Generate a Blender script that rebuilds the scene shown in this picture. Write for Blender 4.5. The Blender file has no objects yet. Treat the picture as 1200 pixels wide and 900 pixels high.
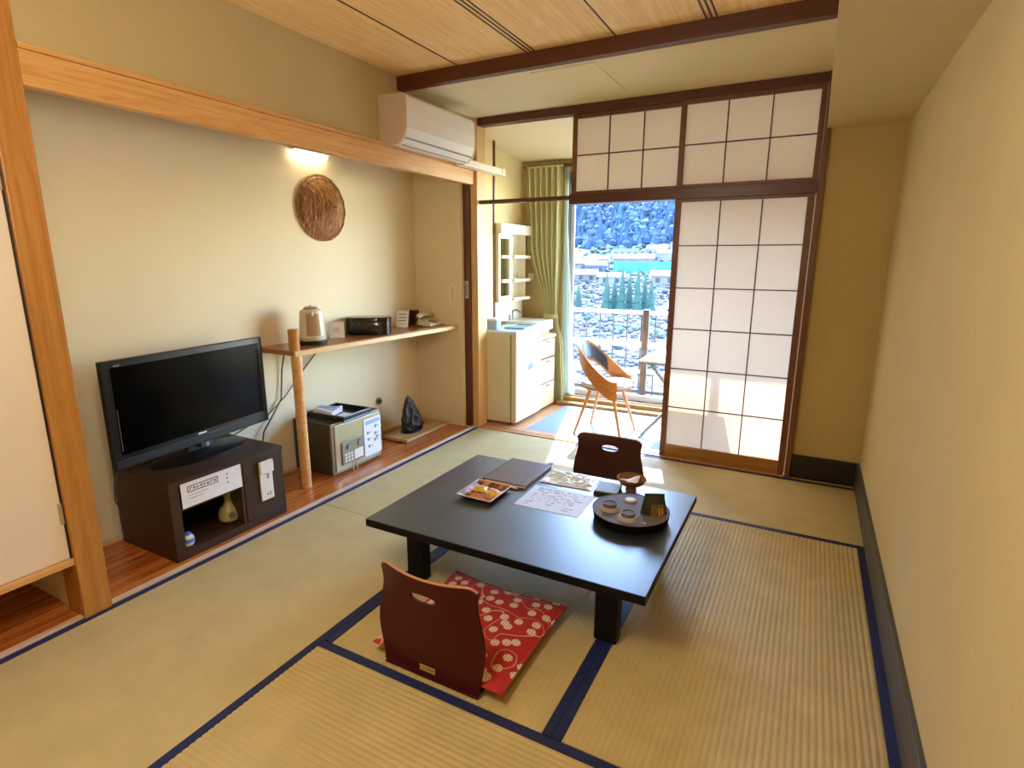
import bpy, bmesh, math, random
from mathutils import Vector, Matrix, noise
random.seed(7)
C = bpy.context.scene.collection
S = bpy.context.scene
PI = math.pi

# ------------------------------------------------------------------ camera
cam_d = bpy.data.cameras.new('camera'); cam_d.sensor_width = 36; cam_d.sensor_fit = 'HORIZONTAL'
cam_d.lens = 652.7 / 1200 * 36; cam_d.clip_start = 0.05; cam_d.clip_end = 3000
cam = bpy.data.objects.new('camera', cam_d); C.objects.link(cam)
pitch, yaw, roll = 0.21895, 0.48742, 0.0030
fw = Vector((-math.sin(yaw) * math.cos(pitch), math.cos(yaw) * math.cos(pitch), -math.sin(pitch)))
rt0 = Vector((math.cos(yaw), math.sin(yaw), 0)); up0 = rt0.cross(fw)
rt = rt0 * math.cos(roll) + up0 * math.sin(roll); up = up0 * math.cos(roll) - rt0 * math.sin(roll)
cam.matrix_world = Matrix(((rt.x, up.x, -fw.x, 0), (rt.y, up.y, -fw.y, 0), (rt.z, up.z, -fw.z, 1.5), (0, 0, 0, 1)))
S.camera = cam

# ------------------------------------------------------------------ world, sun, exposure
wd = bpy.data.worlds.new('sky'); S.world = wd; wd.use_nodes = True
nt = wd.node_tree; nt.nodes.clear()
sky = nt.nodes.new('ShaderNodeTexSky'); sky.sky_type = 'NISHITA'; sky.sun_disc = False
sky.sun_elevation = math.radians(48); sky.sun_rotation = math.radians(-16.5); sky.altitude = 600; sky.ozone_density = 4.0; sky.dust_density = 0.4
bgn = nt.nodes.new('ShaderNodeBackground'); bgn.inputs['Strength'].default_value = 6.0
out = nt.nodes.new('ShaderNodeOutputWorld')
nt.links.new(sky.outputs[0], bgn.inputs[0]); nt.links.new(bgn.outputs[0], out.inputs[0])

SUN_EL, SUN_AZ = math.radians(48), math.atan2(0.285, 0.958)
sd = bpy.data.lights.new('sun', 'SUN'); sd.energy = 20.0; sd.angle = math.radians(0.6); sd.color = (1.0, 0.93, 0.82)
sun = bpy.data.objects.new('sun', sd); C.objects.link(sun)
trav = Vector((math.sin(SUN_AZ) * math.cos(SUN_EL), -math.cos(SUN_AZ) * math.cos(SUN_EL), -math.sin(SUN_EL)))
sun.rotation_euler = trav.to_track_quat('-Z', 'Y').to_euler(); sun.location = (-8, 25, 22)

# added fill light, unseen above the upper edge of the frame
ld = bpy.data.lights.new('fill_light', 'POINT'); ld.shadow_soft_size = 0.22; ld.energy = 54; ld.color = (1.0, 0.94, 0.83)
lo = bpy.data.objects.new('fill_light', ld); C.objects.link(lo); lo.location = (-1.05, 0.55, 1.93)

vs = S.view_settings
S.display_settings.display_device = 'sRGB'
vs.view_transform = 'Standard'; vs.look = 'None'; vs.gamma = 1.0; vs.use_curve_mapping = False; vs.exposure = 0.12
S.cycles.use_denoising = True
S.cycles.max_bounces = 10; S.cycles.diffuse_bounces = 6; S.cycles.transparent_max_bounces = 12
S.cycles.sample_clamp_indirect = 6.0

# ------------------------------------------------------------------ materials
def lin(c):
    if isinstance(c, str):
        c = tuple(int(c[i:i + 2], 16) / 255 for i in (0, 2, 4))
        c = tuple(v / 12.92 if v <= 0.04045 else ((v + 0.055) / 1.055) ** 2.4 for v in c)
    return tuple(c) + (1.0,)

def new_mat(name):
    m = bpy.data.materials.new(name); m.use_nodes = True
    t = m.node_tree; t.nodes.clear()
    o = t.nodes.new('ShaderNodeOutputMaterial'); b = t.nodes.new('ShaderNodeBsdfPrincipled')
    t.links.new(b.outputs[0], o.inputs[0])
    return m, t, b, o

def coords(t, scale=(1, 1, 1), kind='Object'):
    tc = t.nodes.new('ShaderNodeTexCoord'); mp = t.nodes.new('ShaderNodeMapping')
    mp.inputs['Scale'].default_value = scale
    t.links.new(tc.outputs[kind], mp.inputs[0]); return mp.outputs[0]

def ramp(t, fac, stops):
    r = t.nodes.new('ShaderNodeValToRGB'); e = r.color_ramp.elements
    while len(e) < len(stops): e.new(0.5)
    for el, (p, c) in zip(e, stops): el.position = p; el.color = c if len(c) == 4 else tuple(c) + (1,)
    t.links.new(fac, r.inputs[0]); return r.outputs[0]

def bump(t, b, h, strength=0.2, dist=0.01):
    n = t.nodes.new('ShaderNodeBump'); n.inputs['Strength'].default_value = strength; n.inputs['Distance'].default_value = dist
    t.links.new(h, n.inputs['Height']); t.links.new(n.outputs[0], b.inputs['Normal'])

def noise_tex(t, vec, scale, detail=4, rough=0.6, dist=0.0):
    n = t.nodes.new('ShaderNodeTexNoise'); n.inputs['Scale'].default_value = scale; n.inputs['Detail'].default_value = detail
    n.inputs['Roughness'].default_value = rough; n.inputs['Distortion'].default_value = dist
    t.links.new(vec, n.inputs['Vector']); return n.outputs[0]

def mat(name, col, rough=0.5, var=0.08, scale=12.0, stretch=(1, 1, 1), metal=0.0, bmp=0.0, bscale=None, spec=0.5, coat=0.0, trans=0.0, sheen=0.0):
    m, t, b, o = new_mat(name)
    c = lin(col)
    v = coords(t, stretch)
    f = noise_tex(t, v, scale)
    lo_, hi_ = [tuple(max(0, min(1, x * k)) for x in c[:3]) + (1,) for k in (1 - var, 1 + var)]
    t.links.new(ramp(t, f, [(0.3, lo_), (0.7, hi_)]), b.inputs['Base Color'])
    b.inputs['Roughness'].default_value = rough; b.inputs['Metallic'].default_value = metal
    b.inputs['Specular IOR Level'].default_value = spec; b.inputs['Coat Weight'].default_value = coat
    b.inputs['Sheen Weight'].default_value = sheen
    if bmp: bump(t, b, noise_tex(t, v, bscale or scale * 4, 3), bmp, 0.005)
    return m

def wood(name, c1, c2, axis='x', freq=14.0, rough=0.4, coat=0.0, dist=3.0, c3=None, spec=0.5):
    """long grain along the axis, object space"""
    m, t, b, o = new_mat(name)
    st = {'x': (0.18, 1.6, 1.6), 'y': (1.6, 0.18, 1.6), 'z': (1.6, 1.6, 0.18)}[axis]
    v = coords(t, st)
    n1 = noise_tex(t, v, freq, 6, 0.65, dist)
    st2 = {'x': (0.03, 4, 4), 'y': (4, 0.03, 4), 'z': (4, 4, 0.03)}[axis]
    v2 = coords(t, st2); n2 = noise_tex(t, v2, freq * 2.5, 3, 0.6, 0.2)
    mx = t.nodes.new('ShaderNodeMath'); mx.operation = 'ADD'
    h = t.nodes.new('ShaderNodeMath'); h.operation = 'MULTIPLY'; h.inputs[1].default_value = 0.5
    t.links.new(n1, mx.inputs[0]); t.links.new(n2, mx.inputs[1]); t.links.new(mx.outputs[0], h.inputs[0])
    a, d = lin(c1), lin(c2)
    t.links.new(ramp(t, h.outputs[0], [(0.36, a), (0.62, d)]), b.inputs['Base Color'])
    b.inputs['Roughness'].default_value = rough; b.inputs['Coat Weight'].default_value = coat; b.inputs['Coat Roughness'].default_value = 0.15
    b.inputs['Specular IOR Level'].default_value = spec
    bump(t, b, h.outputs[0], 0.06, 0.004)
    return m

def wall_mat(name, col, var=0.05):
    """woven paper wall covering"""
    m, t, b, o = new_mat(name)
    c = lin(col)
    f = noise_tex(t, coords(t, (1, 1, 1)), 1.6, 3)
    f2 = noise_tex(t, coords(t, (1, 1, 0.35)), 160, 2)
    mx = t.nodes.new('ShaderNodeMath'); mx.operation = 'ADD'; t.links.new(f, mx.inputs[0]); t.links.new(f2, mx.inputs[1])
    h = t.nodes.new('ShaderNodeMath'); h.operation = 'MULTIPLY'; h.inputs[1].default_value = 0.5; t.links.new(mx.outputs[0], h.inputs[0])
    lo_, hi_ = [tuple(x * k for x in c[:3]) + (1,) for k in (1 - var, 1 + var)]
    t.links.new(ramp(t, h.outputs[0], [(0.35, lo_), (0.65, hi_)]), b.inputs['Base Color'])
    b.inputs['Roughness'].default_value = 0.85; b.inputs['Specular IOR Level'].default_value = 0.25
    bump(t, b, f2, 0.25, 0.003)
    return m

MAT = {}
MAT['wall'] = wall_mat('beige_wallpaper', 'CEBB8C')
MAT['wall_pale'] = wall_mat('cream_wallpaper', 'E4D2AC', 0.03)
MAT['wall_ver'] = wall_mat('veranda_wallpaper', 'E0CC96', 0.03)
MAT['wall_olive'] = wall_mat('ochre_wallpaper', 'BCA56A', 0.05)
MAT['ceil_cream'] = mat('cream_ceiling', 'E0CFA0', 0.85, 0.02, 3)
MAT['ceil_wood'] = wood('cedar_ceiling', 'EAB668', 'FAD898', 'y', 9, 0.5, 0, 2.0)
MAT['dark_wood'] = wood('dark_stained_wood', '48200F', '5C2E18', 'x', 10, 0.35)
MAT['dark_wood_z'] = wood('dark_stained_wood_upright', '55281A', '6E3A22', 'z', 10, 0.35)
MAT['shoji_frame'] = wood('shoji_frame_wood', '5A3018', '7A4826', 'z', 12, 0.4)
MAT['shoji_rail'] = wood('shoji_bottom_rail_wood', '8A5A22', 'A87430', 'x', 12, 0.4)
MAT['lattice'] = wood('lattice_wood', '4A2A1C', '63402C', 'z', 12, 0.5)
MAT['post'] = wood('honey_post_wood', 'A26A28', 'C0863E', 'z', 9, 0.4, 0.1)
MAT['lintel'] = wood('honey_lintel_wood', 'C68A44', 'E0B070', 'y', 8, 0.38, 0.1)
MAT['jamb'] = wood('pale_jamb_wood', 'CC9C58', 'E0B878', 'z', 10, 0.5)
MAT['sill'] = wood('sill_wood', '8E6430', 'B08848', 'x', 12, 0.4)
MAT['shelf'] = wood('shelf_wood', '7C4520', '9A6032', 'y', 8, 0.28, 0.2)
MAT['shelf_edge'] = wood('shelf_edge_wood', 'C8985C', 'DDB47A', 'y', 10, 0.4)
MAT['alcove_floor'] = wood('burl_floor_board', '8A3A12', 'CF7C36', 'y', 5.5, 0.2, 0.3, 5.0)
MAT['kamachi'] = wood('cream_edge_strip', 'C8A888', 'DDC2A4', 'y', 10, 0.35)
MAT['ver_floor'] = wood('orange_floor_wood', 'B07846', 'CF9A66', 'y', 8, 0.4)
MAT['board'] = wood('pale_display_board', 'B08A54', 'C8A470', 'y', 9, 0.5)
MAT['deck'] = wood('weathered_deck', '6E4A34', '94694A', 'x', 9, 0.6)
MAT['tatami'] = mat('tatami_rush', 'BCA872', 0.62, 0.10, 6, (1, 1, 1), bmp=0.15, bscale=220, spec=0.35)
MAT['tatami_fine'] = mat('tatami_rush_fine', 'BCAA76', 0.6, 0.08, 6, (1, 1, 1), bmp=0.15, bscale=220, spec=0.35)
MAT['heri'] = mat('navy_border_cloth', '122050', 0.6, 0.12, 90, bmp=0.15)
MAT['base_grey'] = mat('slate_baseboard_paint', '4C4A48', 0.45, 0.05)
MAT['base_black'] = mat('black_baseboard_paint', '1C1614', 0.4, 0.05)
MAT['black_plastic'] = mat('black_plastic', '0C0C0D', 0.28, 0.05)
MAT['black_matte'] = mat('matte_black_plastic', '161413', 0.5, 0.05)
MAT['screen'] = mat('tv_screen_glass', '030303', 0.18, 0.0, spec=0.08)
MAT['walnut'] = wood('dark_walnut_laminate', '2C1A0E', '402816', 'y', 10, 0.45)
MAT['interior_dark'] = mat('dark_laminate_inside', '1C120D', 0.6)
MAT['white'] = mat('white_plastic', 'E6E2D6', 0.4, 0.02)
MAT['paper_skylit'] = mat('skylit_white_paper', 'D8E2F2', 0.6, 0.02)  # white paper with blue skylight put into its colour
MAT['paper'] = mat('white_paper', 'E8E8E6', 0.7, 0.02)
MAT['ink'] = mat('black_ink', '2A2828', 0.7, 0.02)
MAT['ink_grey'] = mat('grey_ink', '8A8A90', 0.7, 0.02)
MAT['ink_blue'] = mat('blue_ink', '5A78B4', 0.7, 0.02)
MAT['ink_pale'] = mat('pale_blue_ink', '9CB4CC', 0.7, 0.02)
MAT['ac_white'] = mat('ac_white_plastic', 'ECE6D4', 0.4, 0.02)
MAT['ac_shaded'] = mat('ac_shaded_plastic', 'C2AE92', 0.45, 0.02)  # same plastic as the front, side shading put into the colour
MAT['grey_slot'] = mat('grey_slot', '8E8670', 0.5, 0.02)
MAT['straw'] = mat('dark_straw', 'A87038', 0.5, 0.55, 50, (1, 1, 0.25), bmp=0.5)
def straw_mat():
    m, t, b, o = new_mat('woven_straw')
    tc = t.nodes.new('ShaderNodeTexCoord'); mp = t.nodes.new('ShaderNodeMapping'); mp.inputs['Rotation'].default_value = (math.radians(48), 0, 0); mp.inputs['Scale'].default_value = (1, 5, 0.8)
    t.links.new(tc.outputs['Object'], mp.inputs[0])
    mp2 = t.nodes.new('ShaderNodeMapping'); mp2.inputs['Rotation'].default_value = (math.radians(-30), 0, 0); mp2.inputs['Scale'].default_value = (1, 5, 0.8)
    t.links.new(tc.outputs['Object'], mp2.inputs[0])
    n1, n2 = noise_tex(t, mp.outputs[0], 22, 4, 0.7), noise_tex(t, mp2.outputs[0], 18, 4, 0.7)
    mx = t.nodes.new('ShaderNodeMath'); mx.operation = 'ADD'; h = t.nodes.new('ShaderNodeMath'); h.operation = 'MULTIPLY'; h.inputs[1].default_value = 0.5
    t.links.new(n1, mx.inputs[0]); t.links.new(n2, mx.inputs[1]); t.links.new(mx.outputs[0], h.inputs[0])
    t.links.new(ramp(t, h.outputs[0], [(0.36, lin('3E1E0A')), (0.5, lin('8C5624')), (0.62, lin('C89452'))]), b.inputs['Base Color'])
    b.inputs['Roughness'].default_value = 0.5; bump(t, b, h.outputs[0], 0.6, 0.01)
    return m
MAT['straw'] = straw_mat()
MAT['rock'] = mat('black_stone', '2E2E2A', 0.55, 0.45, 14, bmp=0.8, bscale=30)
MAT['lacquer_red'] = mat('red_lacquer_wood', '42060A', 0.32, 0.14, 4, (1, 1, 0.2), spec=0.25)
MAT['lacquer_backlit'] = mat('backlit_lacquer_wood', '401608', 0.3, 0.10, 4, coat=0.15)  # far chair's lacquer, backlit tone put into the colour
MAT['ply_edge'] = mat('pale_plywood_edge', 'B08058', 0.5, 0.1)
MAT['label_tan'] = mat('tan_label', 'A98A50', 0.5)
MAT['black_lacquer'] = mat('black_lacquer', '14100F', 0.18, 0.05, coat=0.4)
MAT['tray'] = mat('black_tray_lacquer', '0E0A0A', 0.75, 0.05, spec=0.04)
MAT['table_leg'] = mat('black_table_leg', '08080A', 0.5, 0.05, spec=0.2)
MAT['table_edge'] = mat('black_table_edge', '0A0A0C', 0.5, 0.05, spec=0.2)
MAT['folder'] = mat('brown_grey_folder', '5C4A46', 0.35, 0.05, coat=0.2)
MAT['pen'] = mat('cream_pen_barrel', 'D8C4B0', 0.4)
MAT['fridge'] = mat('ivory_enamel', 'DCD0AE', 0.4, 0.015, 3)
MAT['fridge_top'] = mat('pale_fridge_top', 'DCDCE0', 0.35, 0.015)
MAT['gasket'] = mat('olive_gasket', '8E8650', 0.6)
MAT['safe'] = mat('dark_olive_steel', '3A3222', 0.45, 0.06)
MAT['safe_door'] = mat('champagne_steel', 'B4A682', 0.35, 0.04, metal=0.35)
MAT['keypad'] = mat('grey_keypad', '8C8670', 0.4)
MAT['ceramic'] = mat('olive_ceramic', 'A89C62', 0.35, 0.12, 20)
MAT['ceramic_grey'] = mat('grey_brown_stoneware', 'A89C98', 0.65, 0.15, 60, spec=0.15)
MAT['ceramic_dark'] = mat('dark_stoneware', '6C6468', 0.65, 0.1, 40, spec=0.15)
MAT['ceramic_blue'] = mat('blue_white_porcelain', 'B8C4D8', 0.3, 0.3, 30)
MAT['kettle'] = mat('ivory_kettle_plastic', 'CFC2A4', 0.35, 0.02)
MAT['kettle_panel'] = mat('beige_kettle_panel', 'A8885C', 0.4, 0.03)
MAT['towel'] = mat('white_folded_cloth', 'D8D4D4', 0.9, 0.03, bmp=0.3)
MAT['bamboo'] = mat('brown_basketry', '7A5026', 0.5, 0.3, 50, bmp=0.4)
MAT['leaf_bag'] = mat('dark_green_foil_pouch', '22281A', 0.3, 0.2, 18, bmp=0.2)
MAT['bag_label'] = mat('olive_pouch_label', '6A5426', 0.4, 0.2, 30)
MAT['wood_chair'] = wood('bent_oak_ply', 'A86020', 'CE8C40', 'x', 10, 0.4)
MAT['chair_leg'] = wood('beech_leg', 'C0803C', 'DFA868', 'z', 10, 0.45)
MAT['upholstery'] = mat('dark_blue_leatherette', '2C3644', 0.4, 0.06)
MAT['seat_sunlit'] = mat('sunlit_seat_cover', 'C8CCD4', 0.6, 0.04)  # sunlight on dark blue leatherette put into the pale colour
MAT['steel'] = mat('brushed_steel', '9C9C9C', 0.35, 0.05, metal=0.9)
MAT['rail_white'] = mat('white_rail_paint', 'D4D4D4', 0.45, 0.03)
MAT['baluster'] = mat('grey_baluster_paint', '4A4C54', 0.5, 0.05)
MAT['rail_post'] = wood('brown_rail_post', '42342A', '5C4A3C', 'z', 8, 0.6)
MAT['concrete'] = mat('balcony_concrete', '9A948A', 0.8, 0.1, 6)
MAT['carpet'] = mat('blue_grey_carpet', '8794A8', 0.95, 0.08, 120, bmp=0.4, bscale=300)
MAT['drawer'] = wood('pale_drawer_wood', 'D0A468', 'E4C088', 'y', 8, 0.5)
MAT['drawer_gap'] = mat('drawer_gap_brown', '6A4020', 0.6)
MAT['cream_paint'] = mat('cream_vanity_paint', 'EAE2C6', 0.4, 0.02)
MAT['mirror'] = mat('vanity_mirror', 'B8BCA8', 0.03, 0.0, metal=1.0)
MAT['curtain'] = mat('lime_cream_curtain', 'C9C386', 0.85, 0.05, 8)
MAT['navy_tag'] = mat('maroon_plastic', '4A1418', 0.4)
MAT['cable'] = mat('grey_brown_cable', '4A4238', 0.5)
MAT['tassel'] = mat('pale_cord', 'F0E6C4', 0.7)
MAT['fusuma'] = mat('pale_fusuma_paper', 'E8D8C2', 0.8, 0.02, 3)
MAT['fusuma_edge'] = mat('dark_door_edge', '2A1C1C', 0.5)
MAT['brass'] = mat('pale_brass', 'C8BCA4', 0.35, 0.05, metal=0.6)
MAT['lamp_shade'] = mat('lamp_shade_plastic', 'F0E8D8', 0.5)

def glass_pane_mat():
    m = bpy.data.materials.new('window_glass'); m.use_nodes = True; t = m.node_tree; t.nodes.clear()
    o = t.nodes.new('ShaderNodeOutputMaterial'); tr = t.nodes.new('ShaderNodeBsdfTransparent'); g = t.nodes.new('ShaderNodeBsdfGlossy')
    g.inputs['Roughness'].default_value = 0.0; tr.inputs[0].default_value = (0.97, 0.98, 0.97, 1)
    lw = t.nodes.new('ShaderNodeLayerWeight'); lw.inputs['Blend'].default_value = 0.5
    pw = t.nodes.new('ShaderNodeMath'); pw.operation = 'POWER'; pw.inputs[1].default_value = 5.0
    fr = t.nodes.new('ShaderNodeMath'); fr.operation = 'MULTIPLY_ADD'; fr.inputs[1].default_value = 0.9; fr.inputs[2].default_value = 0.03
    t.links.new(lw.outputs['Facing'], pw.inputs[0]); t.links.new(pw.outputs[0], fr.inputs[0])
    mx = t.nodes.new('ShaderNodeMixShader')
    t.links.new(fr.outputs[0], mx.inputs[0]); t.links.new(tr.outputs[0], mx.inputs[1]); t.links.new(g.outputs[0], mx.inputs[2])
    t.links.new(mx.outputs[0], o.inputs[0]); return m
MAT['glass'] = glass_pane_mat()

def thin_mat(name, col, trans, transp=0.0, sc=30):
    """thin paper or cloth: part reflects, part lets light through diffusely"""
    m = bpy.data.materials.new(name); m.use_nodes = True; t = m.node_tree; t.nodes.clear()
    o = t.nodes.new('ShaderNodeOutputMaterial'); d = t.nodes.new('ShaderNodeBsdfDiffuse'); tl = t.nodes.new('ShaderNodeBsdfTranslucent')
    c = lin(col)
    f = noise_tex(t, coords(t), sc, 5)
    rr = ramp(t, f, [(0.3, tuple(x * 0.97 for x in c[:3])), (0.7, c)])
    t.links.new(rr, d.inputs[0]); t.links.new(rr, tl.inputs[0])
    mx = t.nodes.new('ShaderNodeMixShader'); mx.inputs[0].default_value = trans
    t.links.new(d.outputs[0], mx.inputs[1]); t.links.new(tl.outputs[0], mx.inputs[2])
    res = mx.outputs[0]
    if transp:
        tp = t.nodes.new('ShaderNodeBsdfTransparent'); m2 = t.nodes.new('ShaderNodeMixShader'); m2.inputs[0].default_value = transp
        t.links.new(res, m2.inputs[1]); t.links.new(tp.outputs[0], m2.inputs[2]); res = m2.outputs[0]
    t.links.new(res, o.inputs[0]); return m
MAT['shoji_paper'] = thin_mat('shoji_paper', 'F4EADC', 0.46)
MAT['sheer'] = thin_mat('sheer_lace', 'E4EEDC', 0.5, 0.35)
MAT['curtain'] = thin_mat('lime_cream_curtain_cloth', 'DED8A6', 0.38)
MAT['plastic_film'] = mat('crumpled_film', 'E2ECF6', 0.4, 0.05, 20, spec=0.8, coat=0.2)

def table_mat():
    m, t, b, o = new_mat('sky_tinted_black_lacquer')
    f = noise_tex(t, coords(t, (1, 0.08, 1)), 60, 3)
    t.links.new(ramp(t, f, [(0.3, lin('14202A')), (0.7, lin('1C2C38'))]), b.inputs['Base Color'])
    b.inputs['Roughness'].default_value = 0.42; b.inputs['Specular IOR Level'].default_value = 1.0; b.inputs['Specular Tint'].default_value = (0.82, 0.93, 1.0, 1)  # sky reflection put into the blue base colour and specular tint
    b.inputs['Coat Weight'].default_value = 1.0; b.inputs['Coat Roughness'].default_value = 0.36
    bump(t, b, f, 0.05, 0.002)
    return m
MAT['table_top'] = table_mat()

def cushion_mat():
    """red cloth printed with white balls joined by loose threads"""
    m, t, b, o = new_mat('red_ball_print_cloth')
    v = coords(t)
    vo = t.nodes.new('ShaderNodeTexVoronoi'); vo.voronoi_dimensions = '2D'; vo.inputs['Scale'].default_value = 15; vo.inputs['Randomness'].default_value = 0.75
    t.links.new(v, vo.inputs['Vector'])
    d = vo.outputs['Distance']
    ball = ramp(t, d, [(0.0, (1, 1, 1)), (0.265, (1, 1, 1)), (0.285, (0, 0, 0))])
    wv = t.nodes.new('ShaderNodeTexWave'); wv.inputs['Scale'].default_value = 28; wv.inputs['Distortion'].default_value = 2.0; t.links.new(v, wv.inputs['Vector'])
    st = ramp(t, wv.outputs[0], [(0.0, (0.25, 0.25, 0.25)), (0.18, (0.25, 0.25, 0.25)), (0.24, (1, 1, 1))])
    ms = t.nodes.new('ShaderNodeMix'); ms.data_type = 'RGBA'; ms.blend_type = 'MULTIPLY'; ms.inputs[0].default_value = 0.8
    t.links.new(ball, ms.inputs[6]); t.links.new(st, ms.inputs[7])
    n = noise_tex(t, v, 5.5, 1, 0.4, 0.8)
    th = ramp(t, n, [(0.484, (0, 0, 0)), (0.491, (1, 1, 1)), (0.495, (1, 1, 1)), (0.502, (0, 0, 0))])
    ad = t.nodes.new('ShaderNodeMix'); ad.data_type = 'RGBA'; ad.blend_type = 'LIGHTEN'; ad.inputs[0].default_value = 0.8
    t.links.new(ms.outputs[2], ad.inputs[6]); t.links.new(th, ad.inputs[7])
    cm = t.nodes.new('ShaderNodeMix'); cm.data_type = 'RGBA'
    t.links.new(ad.outputs[2], cm.inputs[0]); cm.inputs[6].default_value = lin('B01614'); cm.inputs[7].default_value = lin('E8D2BC')
    t.links.new(cm.outputs[2], b.inputs['Base Color'])
    b.inputs['Roughness'].default_value = 0.75; b.inputs['Sheen Weight'].default_value = 0.2
    bump(t, b, noise_tex(t, v, 300, 2), 0.15, 0.002)
    return m
MAT['cushion'] = cushion_mat()

def menu_mat():
    """printed card: yellow flowers, brown ground"""
    m, t, b, o = new_mat('printed_flower_card')
    f = noise_tex(t, coords(t), 26, 3)
    t.links.new(ramp(t, f, [(0.38, lin('4A2414')), (0.5, lin('8C5030')), (0.62, lin('C89A70'))]), b.inputs['Base Color'])
    b.inputs['Roughness'].default_value = 0.35
    return m
MAT['card_print'] = menu_mat()
MAT['yellow_print'] = mat('yellow_print', 'DDB040', 0.4, 0.2, 60)
MAT['pink_print'] = mat('salmon_print', 'C88868', 0.4, 0.2, 60)

# ------------------------------------------------------------------ builders
class MB:
    def __init__(s): s.bm = bmesh.new()
    def box(s, x0, x1, y0, y1, z0, z1):
        v = [s.bm.verts.new(p) for p in ((x0, y0, z0), (x1, y0, z0), (x1, y1, z0), (x0, y1, z0), (x0, y0, z1), (x1, y0, z1), (x1, y1, z1), (x0, y1, z1))]
        for f in ((3, 2, 1, 0), (4, 5, 6, 7), (0, 1, 5, 4), (1, 2, 6, 5), (2, 3, 7, 6), (3, 0, 4, 7)): s.bm.faces.new([v[i] for i in f])
        return s
    def hexa(s, pts):
        v = [s.bm.verts.new(p) for p in pts]
        for f in ((3, 2, 1, 0), (4, 5, 6, 7), (0, 1, 5, 4), (1, 2, 6, 5), (2, 3, 7, 6), (3, 0, 4, 7)): s.bm.faces.new([v[i] for i in f])
        return s
    def cyl(s, p0, p1, r0, r1=None, n=12, cap=True):
        r1 = r0 if r1 is None else r1
        return s.tube([p0, p1], [r0, r1], n, cap)
    def tube(s, pts, r, n=8, cap=True):
        pts = [Vector(p) for p in pts]
        if not isinstance(r, (list, tuple)): r = [r] * len(pts)
        rings = []; ref = None
        for i, p in enumerate(pts):
            d = (pts[min(i + 1, len(pts) - 1)] - pts[max(i - 1, 0)]).normalized()
            if ref is None: ref = Vector((0, 0, 1)) if abs(d.z) < 0.9 else Vector((1, 0, 0))
            a = (ref - d * ref.dot(d)).normalized(); bb = d.cross(a); ref = a
            rings.append([s.bm.verts.new(p + (a * math.cos(2 * PI * k / n) + bb * math.sin(2 * PI * k / n)) * r[i]) for k in range(n)])
        for q, w in zip(rings, rings[1:]):
            for k in range(n): s.bm.faces.new((q[k], q[(k + 1) % n], w[(k + 1) % n], w[k]))
        if cap: s.bm.faces.new(rings[0][::-1]); s.bm.faces.new(rings[-1])
        return s
    def lathe(s, prof, c=(0, 0, 0), n=24, sx=1.0, sy=1.0, power=1.0):
        rings = []
        for r, z in prof:
            ring = []
            for k in range(n):
                a = 2 * PI * k / n; ca, sa = math.cos(a), math.sin(a)
                ca = math.copysign(abs(ca) ** power, ca); sa = math.copysign(abs(sa) ** power, sa)
                ring.append(s.bm.verts.new((c[0] + r * ca * sx, c[1] + r * sa * sy, c[2] + z)))
            rings.append(ring)
        for q, w in zip(rings, rings[1:]):
            for k in range(n): s.bm.faces.new((q[k], q[(k + 1) % n], w[(k + 1) % n], w[k]))
        if prof[0][0] > 1e-6: s.bm.faces.new(rings[0][::-1])
        if prof[-1][0] > 1e-6: s.bm.faces.new(rings[-1])
        return s
    def prism(s, poly, axis, a, b):
        """poly in the two other axes (cyclic order), extruded along the axis from a to b"""
        def P(u, v, w): return {'x': (w, u, v), 'y': (v, w, u), 'z': (u, v, w)}[axis]
        A = [s.bm.verts.new(P(u, v, a)) for u, v in poly]; B = [s.bm.verts.new(P(u, v, b)) for u, v in poly]
        s.bm.faces.new(A[::-1]); s.bm.faces.new(B)
        for i in range(len(poly)):
            j = (i + 1) % len(poly); s.bm.faces.new((A[i], A[j], B[j], B[i]))
        return s
    def grid(s, fn, nu, nv, closed_u=False):
        V = [[s.bm.verts.new(fn(i / nu, j / nv)) for j in range(nv + 1)] for i in range(nu if closed_u else nu + 1)]
        for i in range(nu):
            q, w = V[i], V[(i + 1) % len(V)]
            for j in range(nv): s.bm.faces.new((q[j], w[j], w[j + 1], q[j + 1]))
        return s
    def slab(s, fn, th, nu, nv):
        """a sheet of points fn(u, v) thickened by the vector th(u, v)"""
        A = [[s.bm.verts.new(fn(i / nu, j / nv)) for j in range(nv + 1)] for i in range(nu + 1)]
        B = [[s.bm.verts.new(Vector(fn(i / nu, j / nv)) + Vector(th(i / nu, j / nv))) for j in range(nv + 1)] for i in range(nu + 1)]
        for i in range(nu):
            for j in range(nv):
                s.bm.faces.new((A[i][j], A[i][j + 1], A[i + 1][j + 1], A[i + 1][j])); s.bm.faces.new((B[i][j], B[i + 1][j], B[i + 1][j + 1], B[i][j + 1]))
        for j in range(nv):
            s.bm.faces.new((A[0][j], B[0][j], B[0][j + 1], A[0][j + 1])); s.bm.faces.new((A[nu][j + 1], B[nu][j + 1], B[nu][j], A[nu][j]))
        for i in range(nu):
            s.bm.faces.new((A[i + 1][0], B[i + 1][0], B[i][0], A[i][0])); s.bm.faces.new((A[i][nv], B[i][nv], B[i + 1][nv], A[i + 1][nv]))
        return s
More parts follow.
